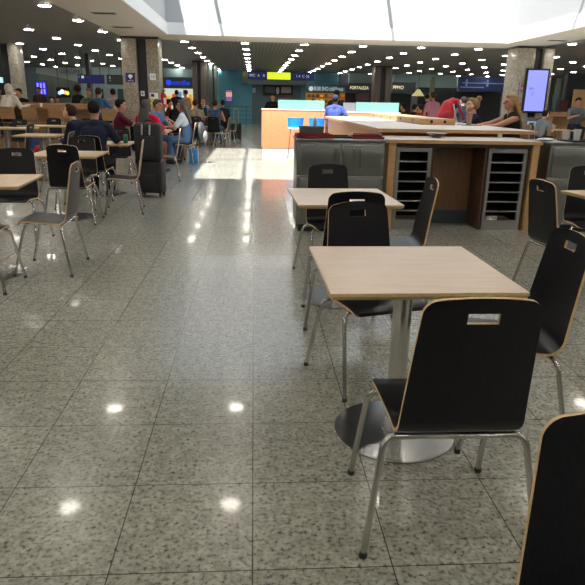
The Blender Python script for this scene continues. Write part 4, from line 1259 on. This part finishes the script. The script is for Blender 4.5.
# blue lettered lit shop on the left
panel(162, 69, 192, 76.8, 33.3, M_bulk, .5, 'wall_bulkhead')
t, a, b = shop('lit shop with a blue sign between the left column and the dark columns', 162, 192, 33, 77.5, 88, [('entraBus', 172.5, 190, .34)], mat('slate fascia', (0, 0, 0)), M_letterb, mat('glowing shop interior', rgb(170, 176, 160), .5, emit=rgb(190, 196, 180), estr=.7))  # interior wall glows to stand for the lit inside of the shop
q = MB(); c = at(168.7, 82.5, 33); q.tube([(c.x - a.x, -.03, c.z), (c.x - a.x, -.002, c.z)], .13, 20); q.build('round_emblem', M_letterb, t)
for k, cc in enumerate(((230, 200, 60), (220, 90, 60), (90, 150, 210), (240, 240, 240), (230, 170, 60))):
    q = MB(); q.box(.15 + k * .28, .5, .9 + .12 * (k % 2), .36 + k * .28, .7, 1.5 + .1 * (k % 3), .01); q.build('goods', mat('shop goods %d' % k, rgb(*cc), .5, emit=rgb(*cc), estr=.4), t)  # these goods glow as well, carrying the shop lighting in their colour
# left far area
panel(19.5, 67, 36.5, 125, 30, mat('blue grey panel', rgb(84, 102, 112), .7))
panel(36, 74, 84, 125, 31, mat('greenish grey wall', rgb(98, 108, 100), .7))
panel(84, 68, 126, 125, 29.5, mat('pale blue grey wall', rgb(132, 150, 156), .7))
q = MB()
pts = [at(36, 68, 28), at(82, 68, 28), at(86, 84, 28), at(64, 78.5, 28), at(36, 73, 28)]
pts = [V((p.x, 28, min(p.z, HC - .005))) for p in pts]
vs = pts + [p + V((0, .4, 0)) for p in pts]; k = 5
q.add(vs, [tuple(range(k)), tuple(range(2 * k - 1, k - 1, -1))] + [(i, i + k, (i + 1) % k + k, (i + 1) % k) for i in range(k)])
struct('wall_bulkhead', q, mat('pale grey bulkhead', rgb(150, 162, 160), .7), False)
t, w, h = notice('shop_lettering', 'small blue lettering on the pale bulkhead at upper left', 'sign', 61, 68.5, 80, 73.5, 27.9, mat('pale grey bulkhead', (0, 0, 0)), .02)
text('Lojas Livre', .3, mat('blue paint', rgb(24, 52, 110), .5), (0, -.004, 0), t, width=w * 1.9)
t, w, h = screen_thing('departure_screen', 'upright purple-blue departure screen on the far left wall', 'screen', 36.5, 81, 46.5, 95.5, 28.5, mat('departure blue', rgb(34, 28, 120), .3, emit=rgb(46, 36, 190), estr=.8))
for r in range(2):
    for c in range(3):
        q = MB(); q.box(-w * .75 + c * w * .55, -.010, -h * .75 + r * h * .8, -w * .75 + c * w * .55 + w * .3, -.0065, -h * .1 + r * h * .8); q.build('text_column', mat('lilac text', rgb(150, 150, 240), .4, emit=rgb(150, 150, 240), estr=.7), t)
q = MB(); q.box(-.05, .08, -t.location.z, .05, .14, h); q.build('stand', M_dark, t)
t, w, h = screen_thing('television', 'television with a bright colourful picture above the left counter', 'television', 57, 87.5, 70, 97.5, 24, mat('tv dark', rgb(20, 26, 22), .2))
for (x0f, x1f, z0f, z1f, cc) in ((-.8, -.3, -.5, .3, (150, 190, 240)), (-.45, .1, -.3, .6, (245, 245, 250)), (0, .5, -.4, .4, (240, 170, 120)), (.35, .85, -.5, .3, (200, 220, 70))):
    q = MB(); q.ball((w * (x0f + x1f) / 2, -.012, h * (z0f + z1f) / 2), (w * (x1f - x0f) / 2, .006, h * (z1f - z0f) / 2), 12, 8); q.build('picture', mat('tv %d' % cc[1], rgb(*cc), .3, emit=rgb(*cc), estr=.9), t)
hang(t, h, w, t.location.z, 24)
t, w, h = screen_thing('hanging_sign', 'navy hanging direction sign above the afro-haired person', 'sign', 78, 75, 104, 83.3, 24, M_navy)
text('1', h * .7, M_letterw, (-w * .88, -.010, h * .45), t); q = MB(); q.box(-w * .70, -.012, h * .15, -w * .52, -.0065, h * .75); q.build('white_pictogram', M_letterw, t)
text('Portao', h * .55, mat('dim letters', rgb(80, 90, 150), .5), (-w * .28, -.010, h * .45), t)
hang(t, h, w, t.location.z, 24)
t, w, h = screen_thing('hanging_sign', 'dark hanging screen right of the navy sign by the stone column', 'sign', 107, 75, 124, 84.3, 24, mat('dark sign', rgb(48, 56, 56), .4))
text('E', h * .7, M_letterw, (-w * .6, -.010, h * .35), t); text('a', h * .5, M_letterw, (-w * .6, -.010, -h * .2), t)
hang(t, h, w, t.location.z, 24)
q = MB(); q.box(at(88, 100, 26).x, 26, 0, at(91.5, 100, 26).x, 26.4, HC); struct('column', q, M_dark)
for (x0_, x1_) in ((96, 103), (118, 123)):
    o = panel(x0_, 89, x1_, 98.5, 29.4, mat('dark window', rgb(58, 74, 82), .2), .06, 'window_%d' % (1 if x0_ < 100 else 2), zmin=at(x0_, 98.5, 29.4).z)
o = panel(24, 84, 33, 104, 29.9, mat('grey door', rgb(76, 94, 100), .5), .05, 'door_1')
panel(0, 66, 8, 125, 24.5, M_dark, .1)
t, w, h = screen_thing('lit_sign', 'small pale lit sign at the left picture edge', 'sign', -3, 77, 3, 83, 24.3, mat('pale lit sign', rgb(170, 200, 210), .3, emit=rgb(170, 200, 210), estr=.8))
# right far area
panel(551, 78, 562, 125, 27, mat('grey green wall', rgb(92, 104, 98), .7)); panel(559, 76, 567, 125, 24, mat('grey pillar', rgb(84, 82, 78), .6))
panel(566, 74, 600, 92, 26, mat('navy dark wall', rgb(28, 36, 48), .6), .3, zmin=1.2)
panel(569.5, 90, 600, 125, 25.5, mat('tan wood wall', rgb(176, 142, 96), .6))
t, w, h = screen_thing('banner', 'slim blue grey banner left of the right wooden counter', 'banner', 551.5, 95, 557, 110, 20.5, mat('blue grey banner', rgb(70, 92, 104), .5))
q = MB(); q.box(-.03, .02, -t.location.z, .03, .06, -h); q.build('stand', M_dark, t)
t, w, h = screen_thing('shop_unit', 'dark red cabinet beside the tan wood wall at the right', 'cabinet', 560, 100, 569, 110, 23.5, mat('dark red panel', rgb(76, 28, 32), .5), .4)
q = MB(); q.box(-w, 0, -t.location.z, w, .4, -h); q.build('base', M_dark, t)

# ------------------------------------------------------------------ daylight and world
w_ = bpy.data.worlds.new('sky'); SC.world = w_; w_.use_nodes = True
bg = w_.node_tree.nodes['Background']; bg.inputs[0].default_value = (0.74, 0.87, 1.0, 1); bg.inputs[1].default_value = 1.15
sd = bpy.data.lights.new('sun', 'SUN'); sd.energy = 11; sd.angle = math.radians(0.6); sd.color = (1, .96, .9)
so = bpy.data.objects.new('sun', sd); COL.objects.link(so)
so.rotation_euler = V((.21, .42, -1)).to_track_quat('-Z', 'Y').to_euler(); so.location = (0, 8, 12)

vs_ = SC.view_settings
SC.display_settings.display_device = 'sRGB'
vs_.view_transform = 'Standard'; vs_.look = 'None'; vs_.gamma = 1.0; vs_.use_curve_mapping = False
vs_.exposure = 0.5
SC.cycles.max_bounces = 8; SC.cycles.diffuse_bounces = 5; SC.cycles.glossy_bounces = 4
SC.cycles.use_denoising = True
